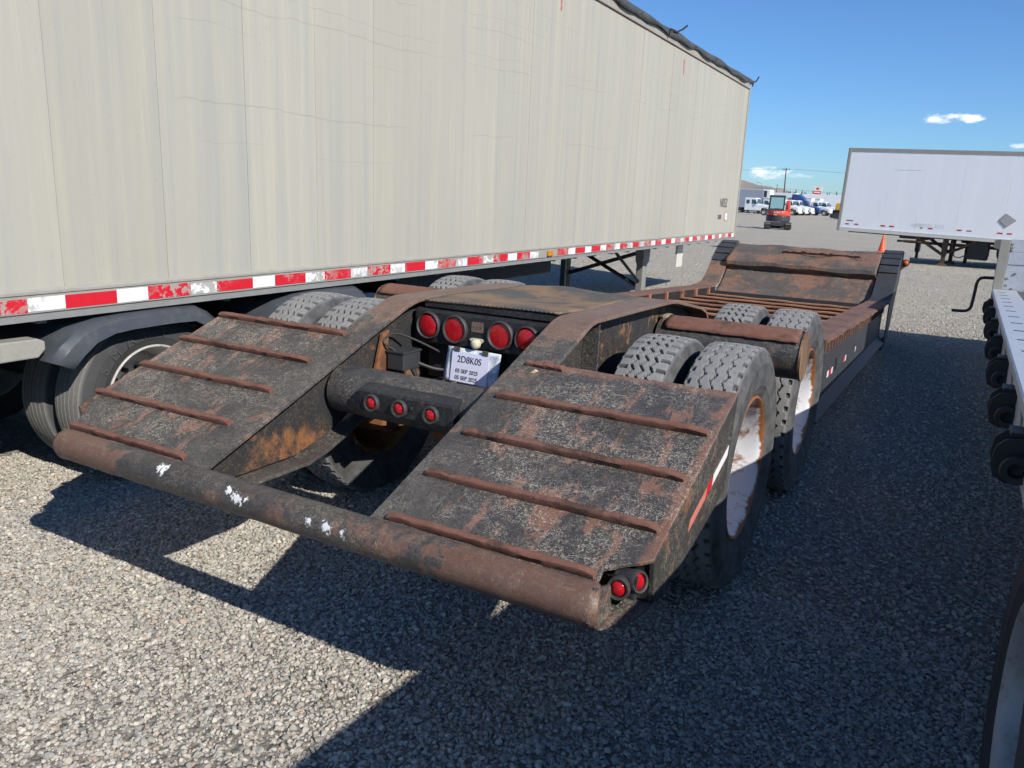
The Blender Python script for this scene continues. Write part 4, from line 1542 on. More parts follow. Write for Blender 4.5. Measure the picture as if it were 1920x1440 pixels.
for y, z0, z1 in ((12.72, 3.71, 3.955), (8.31, 3.74, 3.98)):
    m_ = MB()
    m_.prism([(y + gy - 0.012, z0), (y + gy + 0.012, z0), (y + gy + 0.012, z1 - 0.07), (y + gy + 0.035, z1 - 0.07), (y + gy, z1), (y + gy - 0.035, z1 - 0.07), (y + gy - 0.012, z1 - 0.07)], 'x', 0.0025, 0.0045)
    m_.build('arrow_mark', M['tape_red'], grey)
# running gear
for y in (3.10, 4.62, 1.58):
    m_ = MB()
    m_.tube([(-2.2, y + gy, 0.50), (-0.3, y + gy, 0.50)], 0.065, 16)
    m_.build('axle', M['steel_black'], grey, smooth=50)
    for x, out in ((-0.205, 1), (-0.53, -1), (-2.38, -1), (-2.05, 1)):
        wheel(grey, x, y + gy, 0.50, out, TYRE_RIB, RIM_ALU, LUGS_A, random.uniform(0, 1))
    m_ = MB()
    pr_f = [(-0.745, 0.86), (-0.66, 0.945), (-0.56, 1.02), (-0.42, 1.066), (-0.27, 1.078), (0.05, 1.082), (0.27, 1.075), (0.36, 1.03), (0.47, 0.94), (0.50, 0.88)]
    n = len(pr_f)
    vs_, fs = [], []
    xs_ = [(-0.70, -0.05), (-0.66, -0.025), (-0.10, -0.025), (0.005, -0.035), (0.040, -0.060), (0.052, -0.115), (0.040, -0.118)]
    for x, dz in xs_:
        for a, b in pr_f:
            sc_ = 1 + dz / 0.55
            vs_.append((x, y + gy + a * sc_, 0.50 + (b - 0.50) * sc_))
    for i in range(len(xs_) - 1):
        for j in range(n - 1):
            a = i * n + j
            fs.append((a, a + 1, a + n + 1, a + n))
    m_.add(vs_, fs)
    fd = m_.build('fender', M['fender'], grey, smooth=35)
    md = fd.modifiers.new('solid', 'SOLIDIFY')
    md.thickness = 0.006
    m_ = MB()
    for q in range(8):
        a = 0.37 + 0.045 * (q % 2) + 0.02 * (q // 2) * 0
        m_.tube([(-0.20 - 0.05 * (q // 2), y + gy + a, 0.50 + 0.53 - (a - 0.36) * 0.85 + 0.010), (-0.20 - 0.05 * (q // 2), y + gy + a, 0.50 + 0.53 - (a - 0.36) * 0.85 + 0.022)], 0.008, 8)
    m_.build('fender_bolts', M['hub'], fd)
for y in (3.10,):
    for k, ch in enumerate('SMART'):
        a = math.radians(148 - 17 * k)
        rr_ = 0.372
        c_ = (-0.0685, y + gy + rr_ * math.cos(a), 0.50 + rr_ * math.sin(a))
        text('tyre_letter', ch, 0.085, M['tyre_letter'], grey, (c_[0], c_[1], c_[2]), (0, math.sin(a), -math.cos(a)), (0, math.cos(a), math.sin(a)), ext=0.003, align='CENTER')
m_ = MB()
m_.bx(-2.2, -0.75, 0.9 + gy, 7.2 + gy, 0.82, 1.06)
m_.build('slider_frame', M['steel_black'], grey)
m_ = MB()
m_.bx(-2.0, -0.25, 5.75 + gy, 8.9 + gy, 0.86, 1.06)
m_.build('tool_box', M['steel_black'], grey, bevel=0.01)
m_ = MB()
m_.prism([(1.0 + gy, 0.865), (2.365 + gy, 0.865), (2.405 + gy, 0.905), (2.405 + gy, 0.948), (2.37 + gy, 0.965), (1.0 + gy, 0.985)], 'x', -0.12, -0.01)
m_.build('bumper_arm', M['alu_rail'], grey, bevel=0.008)
for yy in np.arange(1.2, 16.9, 0.62):
    m_ = MB()
    m_.bx(-2.5, -0.08, yy + gy - 0.025, yy + gy + 0.025, 1.03, 1.139)
    m_.build('floor_joist', M['alu_dark'], grey)
for x in (-0.60, -2.05):
    m_ = MB()
    m_.prism([(13.02, 1.06), (13.42, 1.06), (13.38, 0.74), (13.28, 0.70), (13.28, 0.10), (13.12, 0.10), (13.12, 0.70), (13.05, 0.76)], 'x', x - 0.07, x + 0.07)
    lg = m_.build('landing_leg', M['alu_dark'] if x > -1 else M['steel_black'], grey, (0, gy, 0), bevel=0.01)
    m_ = MB()
    m_.bx(x - 0.15, x + 0.15, 13.06, 13.34, 0.0, 0.10)
    m_.build('foot', M['steel_black'], lg)
    m_ = MB()
    m_.bx(x + 0.072, x + 0.09, 13.02, 13.06, 0.15, 1.04)
    m_.build('leg_rail', M['alu_rail'], lg)
for a, b in (((-2.05, 13.16 + gy, 1.0), (-0.60, 13.16 + gy, 0.30)), ((-2.05, 13.24 + gy, 0.42), (-0.60, 13.24 + gy, 0.92)), ((-0.62, 11.8 + gy, 1.04), (-0.62, 13.15 + gy, 0.40))):
    m_ = MB()
    m_.tube([a, b], 0.034, 4)
    m_.build('brace', M['steel_black'], grey)
m_ = MB()
m_.bx(-0.30, -0.27, 14.1 + gy, 14.45 + gy, 0.62, 1.06)
m_.build('plate', M['van_rail'], grey)

# ------------------------------------------------------------------ step deck trailer at the right
FRZ = -0.0226
flat = thing('flatbed_trailer', 'aluminium step deck flatbed trailer with black strap winches along its edge', 'trailer', (0.242, 2.62, 0), FRZ)
flat.rotation_euler = (-0.0301, 0, FRZ)
DZ = 1.278
FY0, FY1 = -4.3, 6.38           # local y, deck; then the step up
m_ = MB()
m_.prism([(0.0, DZ - 0.035), (0.0, DZ - 0.006), (0.006, DZ), (0.20, DZ), (0.20, DZ - 0.03), (0.04, DZ - 0.035), (0.04, DZ - 0.20), (0.015, DZ - 0.20), (0.015, DZ - 0.035)], 'y', FY0, FY1)
m_.build('side_rail', M['alu_bright'], flat)
m_ = MB()
m_.prism([(2.4, DZ - 0.20), (2.4, DZ), (2.6, DZ), (2.6, DZ - 0.20)], 'y', FY0, FY1)
m_.build('side_rail', M['alu_bright'], flat)
for k in range(8):
    m_ = MB()
    x0 = 0.2025 + k * 0.2745
    m_.bx(x0, x0 + 0.2715, FY0, FY1, DZ - 0.035, DZ - 0.003)
    m_.build('deck_board', M['deck_dark'] if k % 2 == 0 else M['alu_bright'], flat)
for k, y in enumerate(np.arange(-0.1, 6.3, 0.46)):
    m_ = MB()
    m_.bx(0.045, 0.105, y - 0.016, y + 0.016, DZ + 0.0005, DZ + 0.0016)
    m_.build('rail_slot', M['ink'], flat)
for k, y in enumerate((0.15, 0.96, 1.86, 2.88, 3.95, 5.0, 6.0)):
    m_ = MB()
    m_.prism([(0.004, DZ - 0.036), (0.09, DZ - 0.036), (0.11, DZ - 0.24), (0.03, DZ - 0.24)], 'y', y - 0.035, y + 0.035)
    m_.build('stake_pocket', M['alu_rail'], flat)
WP = [-0.16, 0.60, 1.48, 2.43, 3.50, 4.60, 5.65]
for k, y in enumerate(WP):
    wz = DZ - 0.125
    m_ = MB()
    WS = 0.86
    hexp = [(a_ * WS, b_ * WS) for a_, b_ in [(-0.050, -0.062), (-0.062, -0.02), (-0.055, 0.035), (-0.030, 0.062), (0.02, 0.072), (0.07, 0.085), (0.09, 0.085), (0.09, -0.03), (0.04, -0.075), (-0.015, -0.08)]]
    m_.prism([(a - 0.012, wz + b) for a, b in hexp], 'y', y - 0.065, y - 0.055)
    m_.prism([(a - 0.012, wz + b) for a, b in hexp], 'y', y + 0.055, y + 0.065)
    m_.bx(-0.03, 0.078, y - 0.055, y + 0.055, wz + 0.060, wz + 0.072)
    wn_ = m_.build('strap_winch', M['winch'], flat, bevel=0.003)
    m_ = MB()
    m_.tube([(-0.005, y - 0.055, wz - 0.022), (-0.005, y + 0.055, wz - 0.022)], 0.028, 16)
    m_.build('drum', M['winch'], wn_, smooth=40)
    m_ = MB()
    m_.lathe([(y - 0.065, 0.030), (y - 0.092, 0.040), (y - 0.100, 0.036), (y - 0.100, 0.020), (y - 0.075, 0.018), (y - 0.070, 0.0)], 24, 'y', (-0.005, 0, wz - 0.022))
    m_.build('winch_cap', M['winch'], wn_, smooth=40)
# the step and the upper deck
UZ = 1.755
m_ = MB()
m_.bx(0.0, 0.085, 6.381, 6.441, DZ - 0.25, UZ)
m_.build('step_post', M['alu_rail'], flat, bevel=0.004)
for k in range(4):
    m_ = MB()
    z0 = DZ + 0.002 + k * 0.121
    m_.bx(0.088, 2.52, 6.396 + 0.006 * (k % 2), 6.411 + 0.006 * (k % 2), z0, z0 + 0.119)
    m_.build('step_panel', M['alu_bright'], flat, bevel=0.002)
m_ = MB()
for z, x in ((UZ - 0.04, 0.105), (UZ - 0.075, 0.105), (UZ - 0.10, 0.105), (DZ + 0.11, 0.11), (DZ + 0.045, 0.11), (DZ + 0.015, 0.16), (DZ + 0.16, 0.17)):
    m_.lathe([(6.392, 0.0), (6.389, 0.006), (6.391, 0.011), (6.399, 0.012)], 12, 'y', (x, 0, z))
m_.build('rivet', M['bronze'], flat)
m_ = MB()
m_.prism([(0.0, UZ - 0.10), (0.0, UZ), (2.6, UZ), (2.6, UZ - 0.10)], 'y', 6.442, 9.78)
m_.build('upper_deck', M['alu_rail'], flat)
m_ = MB()
m_.bx(0.05, 2.55, 6.35, 6.50, DZ - 0.3, DZ - 0.04)
m_.build('step_beam', M['alu_dark'], flat)
for x in (0.85, 1.75):
    m_ = MB()
    m_.prism([(FY0, DZ - 0.36), (FY0, DZ - 0.04), (6.33, DZ - 0.04), (6.33, UZ - 0.11), (9.5, UZ - 0.11), (9.5, UZ - 0.30), (6.9, UZ - 0.42), (6.3, DZ - 0.40)], 'x', x - 0.07, x + 0.07)
    m_.build('main_beam', M['alu_dark'], flat)
for y in np.arange(FY0 + 0.3, 6.3, 0.6):
    m_ = MB()
    m_.bx(0.045, 2.4, y - 0.03, y + 0.03, DZ - 0.14, DZ - 0.036)
    m_.build('crossmember', M['alu_dark'], flat)
for x in (0.62, 1.98):
    m_ = MB()
    m_.bx(x - 0.07, x + 0.07, 8.52, 8.66, 0.30, UZ - 0.11)
    lg = m_.build('landing_leg', M['steel_black'], flat, bevel=0.008)
    m_ = MB()
    m_.bx(x - 0.14, x + 0.14, 8.46, 8.72, 0.258, 0.30)
    m_.build('foot', M['steel_black'], lg)
m_ = MB()
pp = []
ctrl = [(0.62, 8.48, 1.305), (0.048, 8.48, 1.305), (-0.057, 8.48, 1.303), (-0.097, 8.48, 1.291), (-0.119, 8.48, 1.261), (-0.127, 8.48, 1.221), (-0.135, 8.48, 1.045), (-0.142, 8.48, 0.95), (-0.157, 8.48, 0.911), (-0.187, 8.48, 0.889), (-0.227, 8.48, 0.882), (-0.342, 8.48, 0.879)]
m_.tube(ctrl, 0.0185, 12)
m_.build('crank_handle', M['blue_black'], flat, smooth=60)
for y in (-0.36, -1.66):
    m_ = MB()
    m_.tube([(0.25, y, 0.50 + 0.0301 * y), (2.3, y, 0.50 + 0.0301 * y)], 0.065, 16)
    m_.build('axle', M['steel_black'], flat, smooth=50)
    for x, out in ((0.196, -1), (0.521, 1), (2.37, 1), (2.05, -1)):
        wheel(flat, x, y, 0.50 + 0.0301 * y, out, TYRE_RIB, RIM_ALU, LUGS_A, random.uniform(0, 1))

# ------------------------------------------------------------------ white van trailer beyond
VRZ = -0.12
van = thing('van_trailer', 'white dry van trailer parked across behind the lowboy, dented side and diamond placard holder', 'trailer', (-3.79, 31.0, 0), VRZ)
van.rotation_euler = (0, 0.022, VRZ)
VL, VB, VT = 14.6, 1.00, 3.84
m_ = MB()
m_.bx(0.02, VL, 0.02, 2.58, VB + 0.12, VT - 0.02)
m_.build('body', M['white'], van)
for k in range(12):
    m_ = MB()
    x0 = 0.10 + k * 1.21
    m_.bx(x0 + 0.0006, min(x0 + 1.2094, VL), -0.003 + random.uniform(-0.001, 0.001), 0.019, VB + 0.135, VT - 0.12)
    m_.build('side_panel', M['van_skin'], van)
m_ = MB()
m_.bx(0.0, VL, -0.014, 0.02, VT - 0.12, VT)
m_.build('top_rail', M['van_trim'], van)
m_ = MB()
m_.bx(0.0, VL, -0.012, 0.02, VB, VB + 0.11)
m_.build('bottom_rail', M['van_rail'], van)
m_ = MB()
m_.bx(0.0, VL, -0.016, 0.02, VB + 0.11, VB + 0.135)
m_.build('rivet_strip', M['truck_white'], van)
m_ = MB()
m_.bx(-0.02, 0.105, -0.018, 0.10, VB - 0.01, VT + 0.01)
m_.build('corner_post', M['van_trim'], van, bevel=0.03)
m_ = MB()
m_.bx(-0.015, 0.0, 0.1, 2.58, VB, VT)
m_.build('nose_panel', M['van_skin'], van)
for px_, w_ in ((0.26, 0.13), (0.56, 0.14), (1.43, 0.15), (1.72, 0.15), (2.68, 0.09), (2.93, 0.14), (3.80, 0.14), (4.08, 0.15), (4.96, 0.15), (5.23, 0.14), (6.3, 0.14), (6.6, 0.14), (8.0, 0.14), (8.3, 0.14), (10.0, 0.14), (10.3, 0.14)):
    m_ = MB()
    zz = VB + 0.22 + min(0.06, 0.016 * px_)
    m_.bx(px_, px_ + w_, -0.0075, -0.0045, zz, zz + 0.045)
    m_.build('reflective_strip', M['tape_red'], van)
m_ = MB()
m_.bx(0.28, 0.50, -0.0075, -0.0045, VB + 0.35, VB + 0.385)
m_.build('decal', M['ink_grey'], van)
m_ = MB()
m_.prism([(4.93, VB + 0.70), (5.16, VB + 0.48), (5.42, VB + 0.73), (5.10, VB + 0.93)], 'y', -0.020, -0.0045)
pl = m_.build('placard_holder', M['van_trim'], van)
m_ = MB()
m_.prism([(4.96, VB + 0.70), (5.16, VB + 0.515), (5.385, VB + 0.73), (5.10, VB + 0.90)], 'y', -0.026, -0.0205)
m_.build('placard_face', plain('placard_grey', (0.36, 0.36, 0.35), 0.5), pl)
text('lettering', '1(800)735-3513', 0.185, M['ghost'], van, (2.38, -0.0050, VB + 0.31), (1, 0, 0), (0, 0, 1), ext=0.0006, sx=0.86)
m_ = MB()
for i in range(6):
    m_.box((1.72 + 0.13 * i, -0.004, 3.17 + 0.003 * i), (0.12, 0.008 + 0.004 * (i % 2), 0.030))
m_.build('dent_crease', M['van_skin'], van, bevel=0.004)
for x, y0 in ((3.50, 0.30), (3.50, 2.2)):
    m_ = MB()
    m_.bx(x - 0.08, x + 0.08, y0 - 0.08, y0 + 0.08, 0.42, VB)
    lg = m_.build('landing_leg', M['rusty_leg'], van)
    m_ = MB()
    m_.bx(x - 0.06, x + 0.06, y0 - 0.06, y0 + 0.06, 0.12, 0.42)
    m_.build('inner_leg', M['rusty_leg'], lg)
    m_ = MB()
    m_.prism([(x - 0.20, 0.077), (x + 0.20, 0.077), (x + 0.10, 0.15), (x - 0.10, 0.15)], 'y', y0 - 0.15, y0 + 0.15)
    m_.build('foot', M['rusty_leg'], lg)
    m_ = MB()
    m_.tube([(x - 0.95, y0, VB), (x - 0.05, y0, 0.45)], 0.05, 4)
    m_.build('brace', M['rusty_leg'], lg)
    m_ = MB()
    m_.tube([(x + 0.95, y0 + 0.3, VB), (x + 0.05, y0, 0.5)], 0.03, 4)
    m_.build('brace', M['rusty_leg'], lg)
m_ = MB()
m_.tube([(3.7, 0.2, 0.9), (3.75, 0.2, 0.6), (3.85, 0.2, 0.42), (4.0, 0.25, 0.40), (4.15, 0.3, 0.5)], 0.02, 8)
m_.build('air_hose', M['hose'], van, smooth=60)
m_ = MB()
m_.bx(4.15, 4.75, 0.55, 1.1, 0.36, 0.98)
m_.build('battery_box', M['steel_black'], van, bevel=0.02)
m_ = MB()
m_.bx(0.2, VL - 0.2, 0.8, 1.9, VB - 0.06, VB + 0.02)
m_.build('floor_frame', M['steel_black'], van)
m_ = MB()
m_.bx(2.0, 2.9, 0.5, 2.1, VB - 0.12, VB)
m_.build('coupler_plate', M['steel_black'], van)
for y in (11.4, 12.7):
    for yy in (0.2, 0.5, 2.1, 2.4):
        w_ = link('wheel', RIM_WHITE, van, (y, yy, 0.585 + 0.022 * y), (0, 0, -PI / 2 if yy < 1 else PI / 2))
        link('tyre', TYRE_LUG, w_)

# dark trailer undercarriage standing behind the van trailer
chas = thing('trailer_chassis', 'dark empty chassis with coiled air bags standing behind the white van trailer', 'chassis', (0.9, 33.6, 0), -0.25)
m_ = MB()
m_.bx(-0.6, 6.0, -0.45, -0.30, 0.72, 0.98)
m_.bx(-0.6, 6.0, 0.30, 0.45, 0.72, 0.98)
m_.build('frame', M['steel_black'], chas)
for x in (0.5, 1.0, 1.6):
    m_ = MB()
    m_.lathe([(0, 0), (0, 0.12), (0.06, 0.16), (0.12, 0.12), (0.18, 0.16), (0.24, 0.12), (0.24, 0)], 20, 'x', (x, -0.6, 0.75))
    m_.build('air_bag', M['hose'], chas, smooth=50)
m_ = MB()
m_.bx(-0.3, 0.35, -0.7, -0.4, 0.30, 0.72)
m_.build('tool_box', M['steel_black'], chas, bevel=0.02)
for x in (1.2, 2.5):
    for yy in (-0.95, 0.95):
        w_ = link('wheel', RIM_ALU, chas, (x, yy, 0.50), (0, 0, -PI / 2 if yy < 0 else PI / 2))
        link('tyre', TYRE_RIB, w_)
for x in (-0.4, 5.6):
    m_ = MB()
    m_.bx(x - 0.05, x + 0.05, -0.4, -0.3, 0.0, 0.72)
    m_.build('stand_leg', M['rusty_leg'], chas)

# tow dolly tongue seen under the van's nose
dol = thing('tow_dolly', 'rusty tow dolly with hitch eye beneath the nose of the white trailer', 'dolly', (-0.75, 34.6, 0), -0.2)
m_ = MB()
m_.tube([(-1.0, 0.0, 0.62), (4.2, 0.55, 0.55)], 0.06, 6)
m_.tube([(-1.0, 0.0, 0.62), (4.2, -0.55, 0.55)], 0.06, 6)
m_.build('draw_bar', M['rusty_leg'], dol)
m_ = MB()
m_.lathe([(-0.04, 0.07), (-0.04, 0.14), (0.04, 0.14), (0.04, 0.07)], 16, 'z', (-1.12, 0, 0.62), True)
m_.build('hitch_eye', M['steel_black'], dol)
m_ = MB()
m_.bx(-0.55, -0.40, -0.10, 0.10, 0.25, 0.80)
m_.build('jack', M['steel_black'], dol)
m_ = MB()
m_.bx(-0.52, -0.43, -0.05, 0.05, 0.0, 0.25)
m_.build('jack_foot', M['rusty_leg'], dol)
m_ = MB()
m_.tube([(4.4, -1.0, 0.48), (4.4, 1.0, 0.48)], 0.06, 10)
m_.build('axle', M['steel_black'], dol)
m_ = MB()
m_.bx(4.0, 4.8, -0.5, 0.5, 0.60, 0.85)
m_.build('fifth_wheel', M['steel_black'], dol)
for yy in (-0.95, 0.95):
    w_ = link('wheel', RIM_ALU, dol, (4.4, yy, 0.50), (0, 0, -PI / 2 if yy < 0 else PI / 2))
    link('tyre', TYRE_RIB, w_)

# traffic cone
cone = thing('traffic_cone', 'bright orange traffic cone on the gravel beyond the lowboy bulkhead', 'cone', (-2.70, 38.0, 0))
m_ = MB()
m_.lathe([(0.03, 0.165), (0.05, 0.150), (0.72, 0.030), (0.73, 0.02), (0.73, 0.0)], 24, 'z')
m_.build('cone_body', M['cone'], cone, smooth=40)
m_ = MB()
m_.box((0, 0, 0.016), (0.42, 0.42, 0.032))
m_.build('cone_base', M['cone'], cone, bevel=0.012)

# ------------------------------------------------------------------ mini excavator
exc = thing('mini_excavator', 'red orange mini excavator on tracks standing in the open yard', 'excavator', (-11.75, 62.3, 0), math.radians(13))
for s_ in (-1, 1):
    m_ = MB()
    pts = []
    for i in range(20):
        a = 2 * PI * i / 20
        pts.append((0.62 * math.copysign(min(1, abs(math.cos(a)) * 1.25), math.cos(a)), 0.26 + 0.25 * math.sin(a)))
    x0, x1 = sorted((s_ * 0.52, s_ * 0.95))
    m_.prism(pts, 'x', x0, x1)
    tr_ = m_.build('track', M['track'], exc, bevel=0.02)
    m_ = MB()
    for i in range(9):
        y_ = -0.52 + i * 0.13
        m_.bx(x0 - 0.004, x1 + 0.004, y_, y_ + 0.05, 0.50, 0.53)
        m_.bx(x0 - 0.004, x1 + 0.004, -0.645, -0.61, 0.10 + i * 0.035, 0.12 + i * 0.035)
    m_.build('track_lugs', M['dark_grey'], tr_)
m_ = MB()
m_.bx(-0.5, 0.5, -0.45, 0.45, 0.25, 0.55)
m_.build('undercarriage', M['dark_grey'], exc, bevel=0.05)
body = []
for i in range(13):
    a = PI + PI * i / 12
    body.append((0.86 * math.cos(a), 0.35 + 0.78 * math.sin(a) * 1.0))
body += [(0.86, 0.9), (-0.86, 0.9)]
m_ = MB()
m_.prism(body, 'z', 0.58, 0.98)
m_.build('counterweight', M['dark_grey'], exc, bevel=0.05)
m_ = MB()
m_.prism([(x * 0.985, y * 0.985) for x, y in body], 'z', 0.985, 1.36)
m_.build('engine_cover', M['excavator_red'], exc, bevel=0.07, seg=3)
text('lettering', 'KUBOTA', 0.16, M['truck_white'], exc, (-0.38, -0.445, 1.18), (1, 0, 0), (0, 0, 1), ext=0.012)
text('lettering', 'U48', 0.13, M['truck_white'], exc, (-0.38, -0.445, 1.03), (1, 0, 0), (0, 0, 1), ext=0.012)
m_ = MB()
for x, y in ((-0.70, -0.15), (0.30, -0.15), (-0.70, 0.85), (0.30, 0.85)):
    m_.bx(x - 0.045, x + 0.045, y - 0.045, y + 0.045, 1.30, 2.38)
m_.bx(-0.745, 0.345, -0.19, 0.895, 1.30, 1.52)
m_.bx(-0.765, 0.365, -0.22, 0.92, 2.36, 2.48)
cab = m_.build('cab', M['dark_grey'], exc, bevel=0.03)
for nm, b in (('rear_window', (-0.655, 0.255, -0.165, -0.15, 1.53, 2.35)), ('front_window', (-0.655, 0.255, 0.85, 0.865, 1.53, 2.35)), ('side_window', (-0.715, -0.70, -0.10, 0.80, 1.53, 2.35)), ('side_window', (0.30, 0.315, -0.10, 0.80, 1.53, 2.35))):
    m_ = MB()
    m_.bx(*b)
    m_.build(nm, M['glass_light'], cab)
m_ = MB()
m_.bx(-0.40, 0.05, 0.25, 0.40, 1.5, 2.05)
m_.build('seat', M['ink'], cab, bevel=0.08)
m_ = MB()
m_.bx(0.42, 0.84, -0.10, 0.55, 1.365, 1.44)
m_.build('side_cover', M['excavator_red'], exc, bevel=0.05)
m_ = MB()
m_.tube([(0.62, 0.55, 1.0), (0.66, 0.95, 1.75), (0.66, 1.45, 2.0), (0.66, 2.3, 1.7)], [0.15, 0.16, 0.15, 0.12], 8)
m_.build('boom', M['excavator_red'], exc, smooth=40)
m_ = MB()
m_.tube([(0.66, 2.35, 1.9), (0.66, 2.1, 0.95), (0.66, 2.0, 0.55)], [0.13, 0.12, 0.10], 8)
m_.build('stick', M['excavator_red'], exc, smooth=40)
m_ = MB()
m_.prism([(1.75, 0.05), (2.25, 0.10), (2.30, 0.60), (1.95, 0.62)], 'x', 0.40, 0.92)
m_.build('bucket', M['dark_grey'], exc, bevel=0.03)
m_ = MB()
m_.bx(-0.95, 0.95, 1.15, 1.25, 0.05, 0.42)
m_.build('dozer_blade', M['dark_grey'], exc, bevel=0.02)
m_ = MB()
m_.bx(0.60, 0.75, 0.55, 0.70, 0.98, 1.9)
m_.build('boom_post', M['excavator_red'], exc, bevel=0.03)

# ------------------------------------------------------------------ parked trucks far off
def far_wheel(parent, x, y, r=0.52, hub='hub'):
    m_ = MB()
    m_.lathe([(-0.15, r * 0.55), (-0.15, r * 0.93), (-0.10, r), (0.10, r), (0.15, r * 0.93), (0.15, r * 0.55)], 24, 'y', (x, y, r))
    w_ = m_.build('wheel', M['rubber_dark'], parent, smooth=40)
    m_ = MB()
    s_ = -1 if y < 0 else 1
    m_.lathe([(s_ * 0.12, r * 0.60), (s_ * 0.08, r * 0.52), (s_ * 0.04, r * 0.25), (s_ * 0.13, r * 0.2), (s_ * 0.13, 0.0)], 20, 'y', (x, y, r))
    m_.build('hub', M[hub], w_, smooth=40)
    return w_


def truck(label, loc, rz, paint='truck_white', hub='hub', crew=False, sleeper=False, box=None, group=None, cat='truck'):
    """conventional cab truck; local +x is forward, front axle at the origin"""
    t_ = thing('parked_truck', label, cat, loc, rz, group)
    hw = 1.10
    m_ = MB()
    m_.prism([(-1.05, 0.72), (-0.60, 0.74), (-0.60, 1.0), (-0.35, 1.18), (0.35, 1.18), (0.58, 0.95), (0.60, 0.60), (1.05, 0.62), (1.08, 1.10), (0.98, 1.42), (-0.55, 1.72), (-1.05, 1.74)], 'y', -hw, hw)
    m_.build('hood', M[paint], t_, bevel=0.06)
    cl = -3.3 if crew else -2.55
    m_ = MB()
    m_.prism([(-1.06, 0.75), (-1.06, 1.74), (-1.42, 2.62), (-1.62, 2.74), (cl, 2.74), (cl, 0.75)], 'y', -hw - 0.02, hw + 0.02)
    cb = m_.build('cab', M[paint], t_, bevel=0.05)
    m_ = MB()
    m_.add([(-1.075, -0.95, 1.80), (-1.075, 0.95, 1.80), (-1.385, 0.90, 2.56), (-1.385, -0.90, 2.56)], [(0, 1, 2, 3)])
    ws = m_.build('windshield', M['glass'], cb)
    md = ws.modifiers.new('solid', 'SOLIDIFY')
    md.thickness = 0.05
    md.offset = 0
    wins = [(-1.50, -2.25)] if not crew else [(-1.50, -2.15), (-2.50, -3.05)]
    for a, b in wins:
        for s_ in (-1, 1):
            m_ = MB()
            x0, x1 = sorted((s_ * (hw + 0.015), s_ * (hw + 0.03)))
            m_.prism([(a + 0.22, 1.78), (a - 0.05, 2.45), (b, 2.45), (b, 1.78)] if a == -1.50 else [(a, 1.78), (a, 2.40), (b, 2.40), (b, 1.78)], 'y', x0, x1)
            m_.build('side_window', M['glass'], cb)
    for s_ in (-1, 1):
        m_ = MB()
        m_.box((-1.12, s_ * (hw + 0.22), 2.05), (0.12, 0.16, 0.5))
        m_.build('mirror', M['dark_grey'], cb, bevel=0.03)
        m_ = MB()
        m_.box((0.96, s_ * 0.82, 1.0), (0.20, 0.34, 0.22))
        m_.build('headlight', M['sleeve'], t_, bevel=0.03)
    m_ = MB()
    m_.box((1.10, 0, 0.52), (0.18, 2.2, 0.30))
    m_.build('bumper', M['van_rail'] if paint == 'truck_white' else M['dark_grey'], t_, bevel=0.04)
    L_ = -8.0
    m_ = MB()
    m_.bx(L_, 0.9, -0.45, 0.45, 0.62, 0.90)
    m_.build('chassis', M['dark_grey'], t_)
    m_ = MB()
    m_.bx(-2.5, -1.3, -1.10, -0.60, 0.38, 0.72)
    m_.build('fuel_tank', M['alu_rail'], t_, bevel=0.08)
    if sleeper:
        m_ = MB()
        m_.prism([(-1.7, 2.70), (-2.6, 3.55), (-3.4, 3.95), (-4.3, 3.95), (-4.3, 0.8), (-2.5, 0.8)], 'y', -hw, hw)
        m_.build('sleeper', M[paint], t_, bevel=0.10)
        m_ = MB()
        m_.bx(-4.5, -4.305, -hw + 0.03, hw - 0.03, 2.2, 3.9)
        m_.build('fairing_back', M['ink'], t_)
    if box:
        bh, bl, bmat = box
        m_ = MB()
        x1 = cl - (1.9 if sleeper else 0.15)
        m_.bx(x1 - bl, x1, -1.28, 1.28, 1.05, bh)
        bx_ = m_.build('box_body', M[bmat], t_, bevel=0.03)
        m_ = MB()
        m_.bx(x1 - bl, x1 + 0.01, -1.295, -1.281, bh - 0.16, bh)
        m_.build('box_trim', M['van_rail'], bx_)
    for s_ in (-1, 1):
        far_wheel(t_, 0.0, s_ * 1.0, 0.52, hub)
        far_wheel(t_, -5.6, s_ * 0.95, 0.52, hub)
        far_wheel(t_, -6.9, s_ * 0.95, 0.52, hub)
    return t_


G = 'white conventional trucks parked in a row'
truck('white crew cab truck with bare black chassis parked left of the row', (-27.6, 135.5, 0), math.radians(-6), crew=True, hub='van_rail')
truck('white truck parked directly behind the red excavator, first of the row', (-26.3, 153.5, 0), math.radians(-6), group=G)
truck('white truck with rusty brown front hub in the truck row', (-25.95, 158.2, 0), math.radians(-6), hub='rim_rust', group=G)
truck('white truck parked against the blue tractor cab in the row', (-25.6, 163.2, 0), math.radians(-6), group=G)
truck('blue sleeper tractor with tall roof fairing in the truck row', (-25.1, 169.5, 0), math.radians(-6), paint='truck_blue', sleeper=True)
truck('white box truck parked next past the blue tractor', (-23.3, 171.0, 0), math.radians(-6), box=(3.3, 5.0, 'truck_white'), group='white box trucks past the blue tractor')
truck('white box truck nearest the yellow machine, end of the row', (-22.4, 176.0, 0), math.radians(-6), box=(3.3, 5.0, 'truck_white'), group='white box trucks past the blue tractor')
rt = truck('white refrigerated truck with grey box side behind the crew cab truck', (-30.6, 160.0, 0), math.radians(-4), box=(4.55, 9.0, 'grey_blue'))
m_ = MB()
m_.bx(-2.70, -1.2, -1.2, 1.2, 2.75, 4.50)
m_.build('reefer_nose', M['truck_white'], rt, bevel=0.15)
m_ = MB()
m_.bx(-2.45, -1.9, -1.225, -1.205, 3.1, 4.3)
m_.build('reefer_vent', M['dark_grey'], rt)
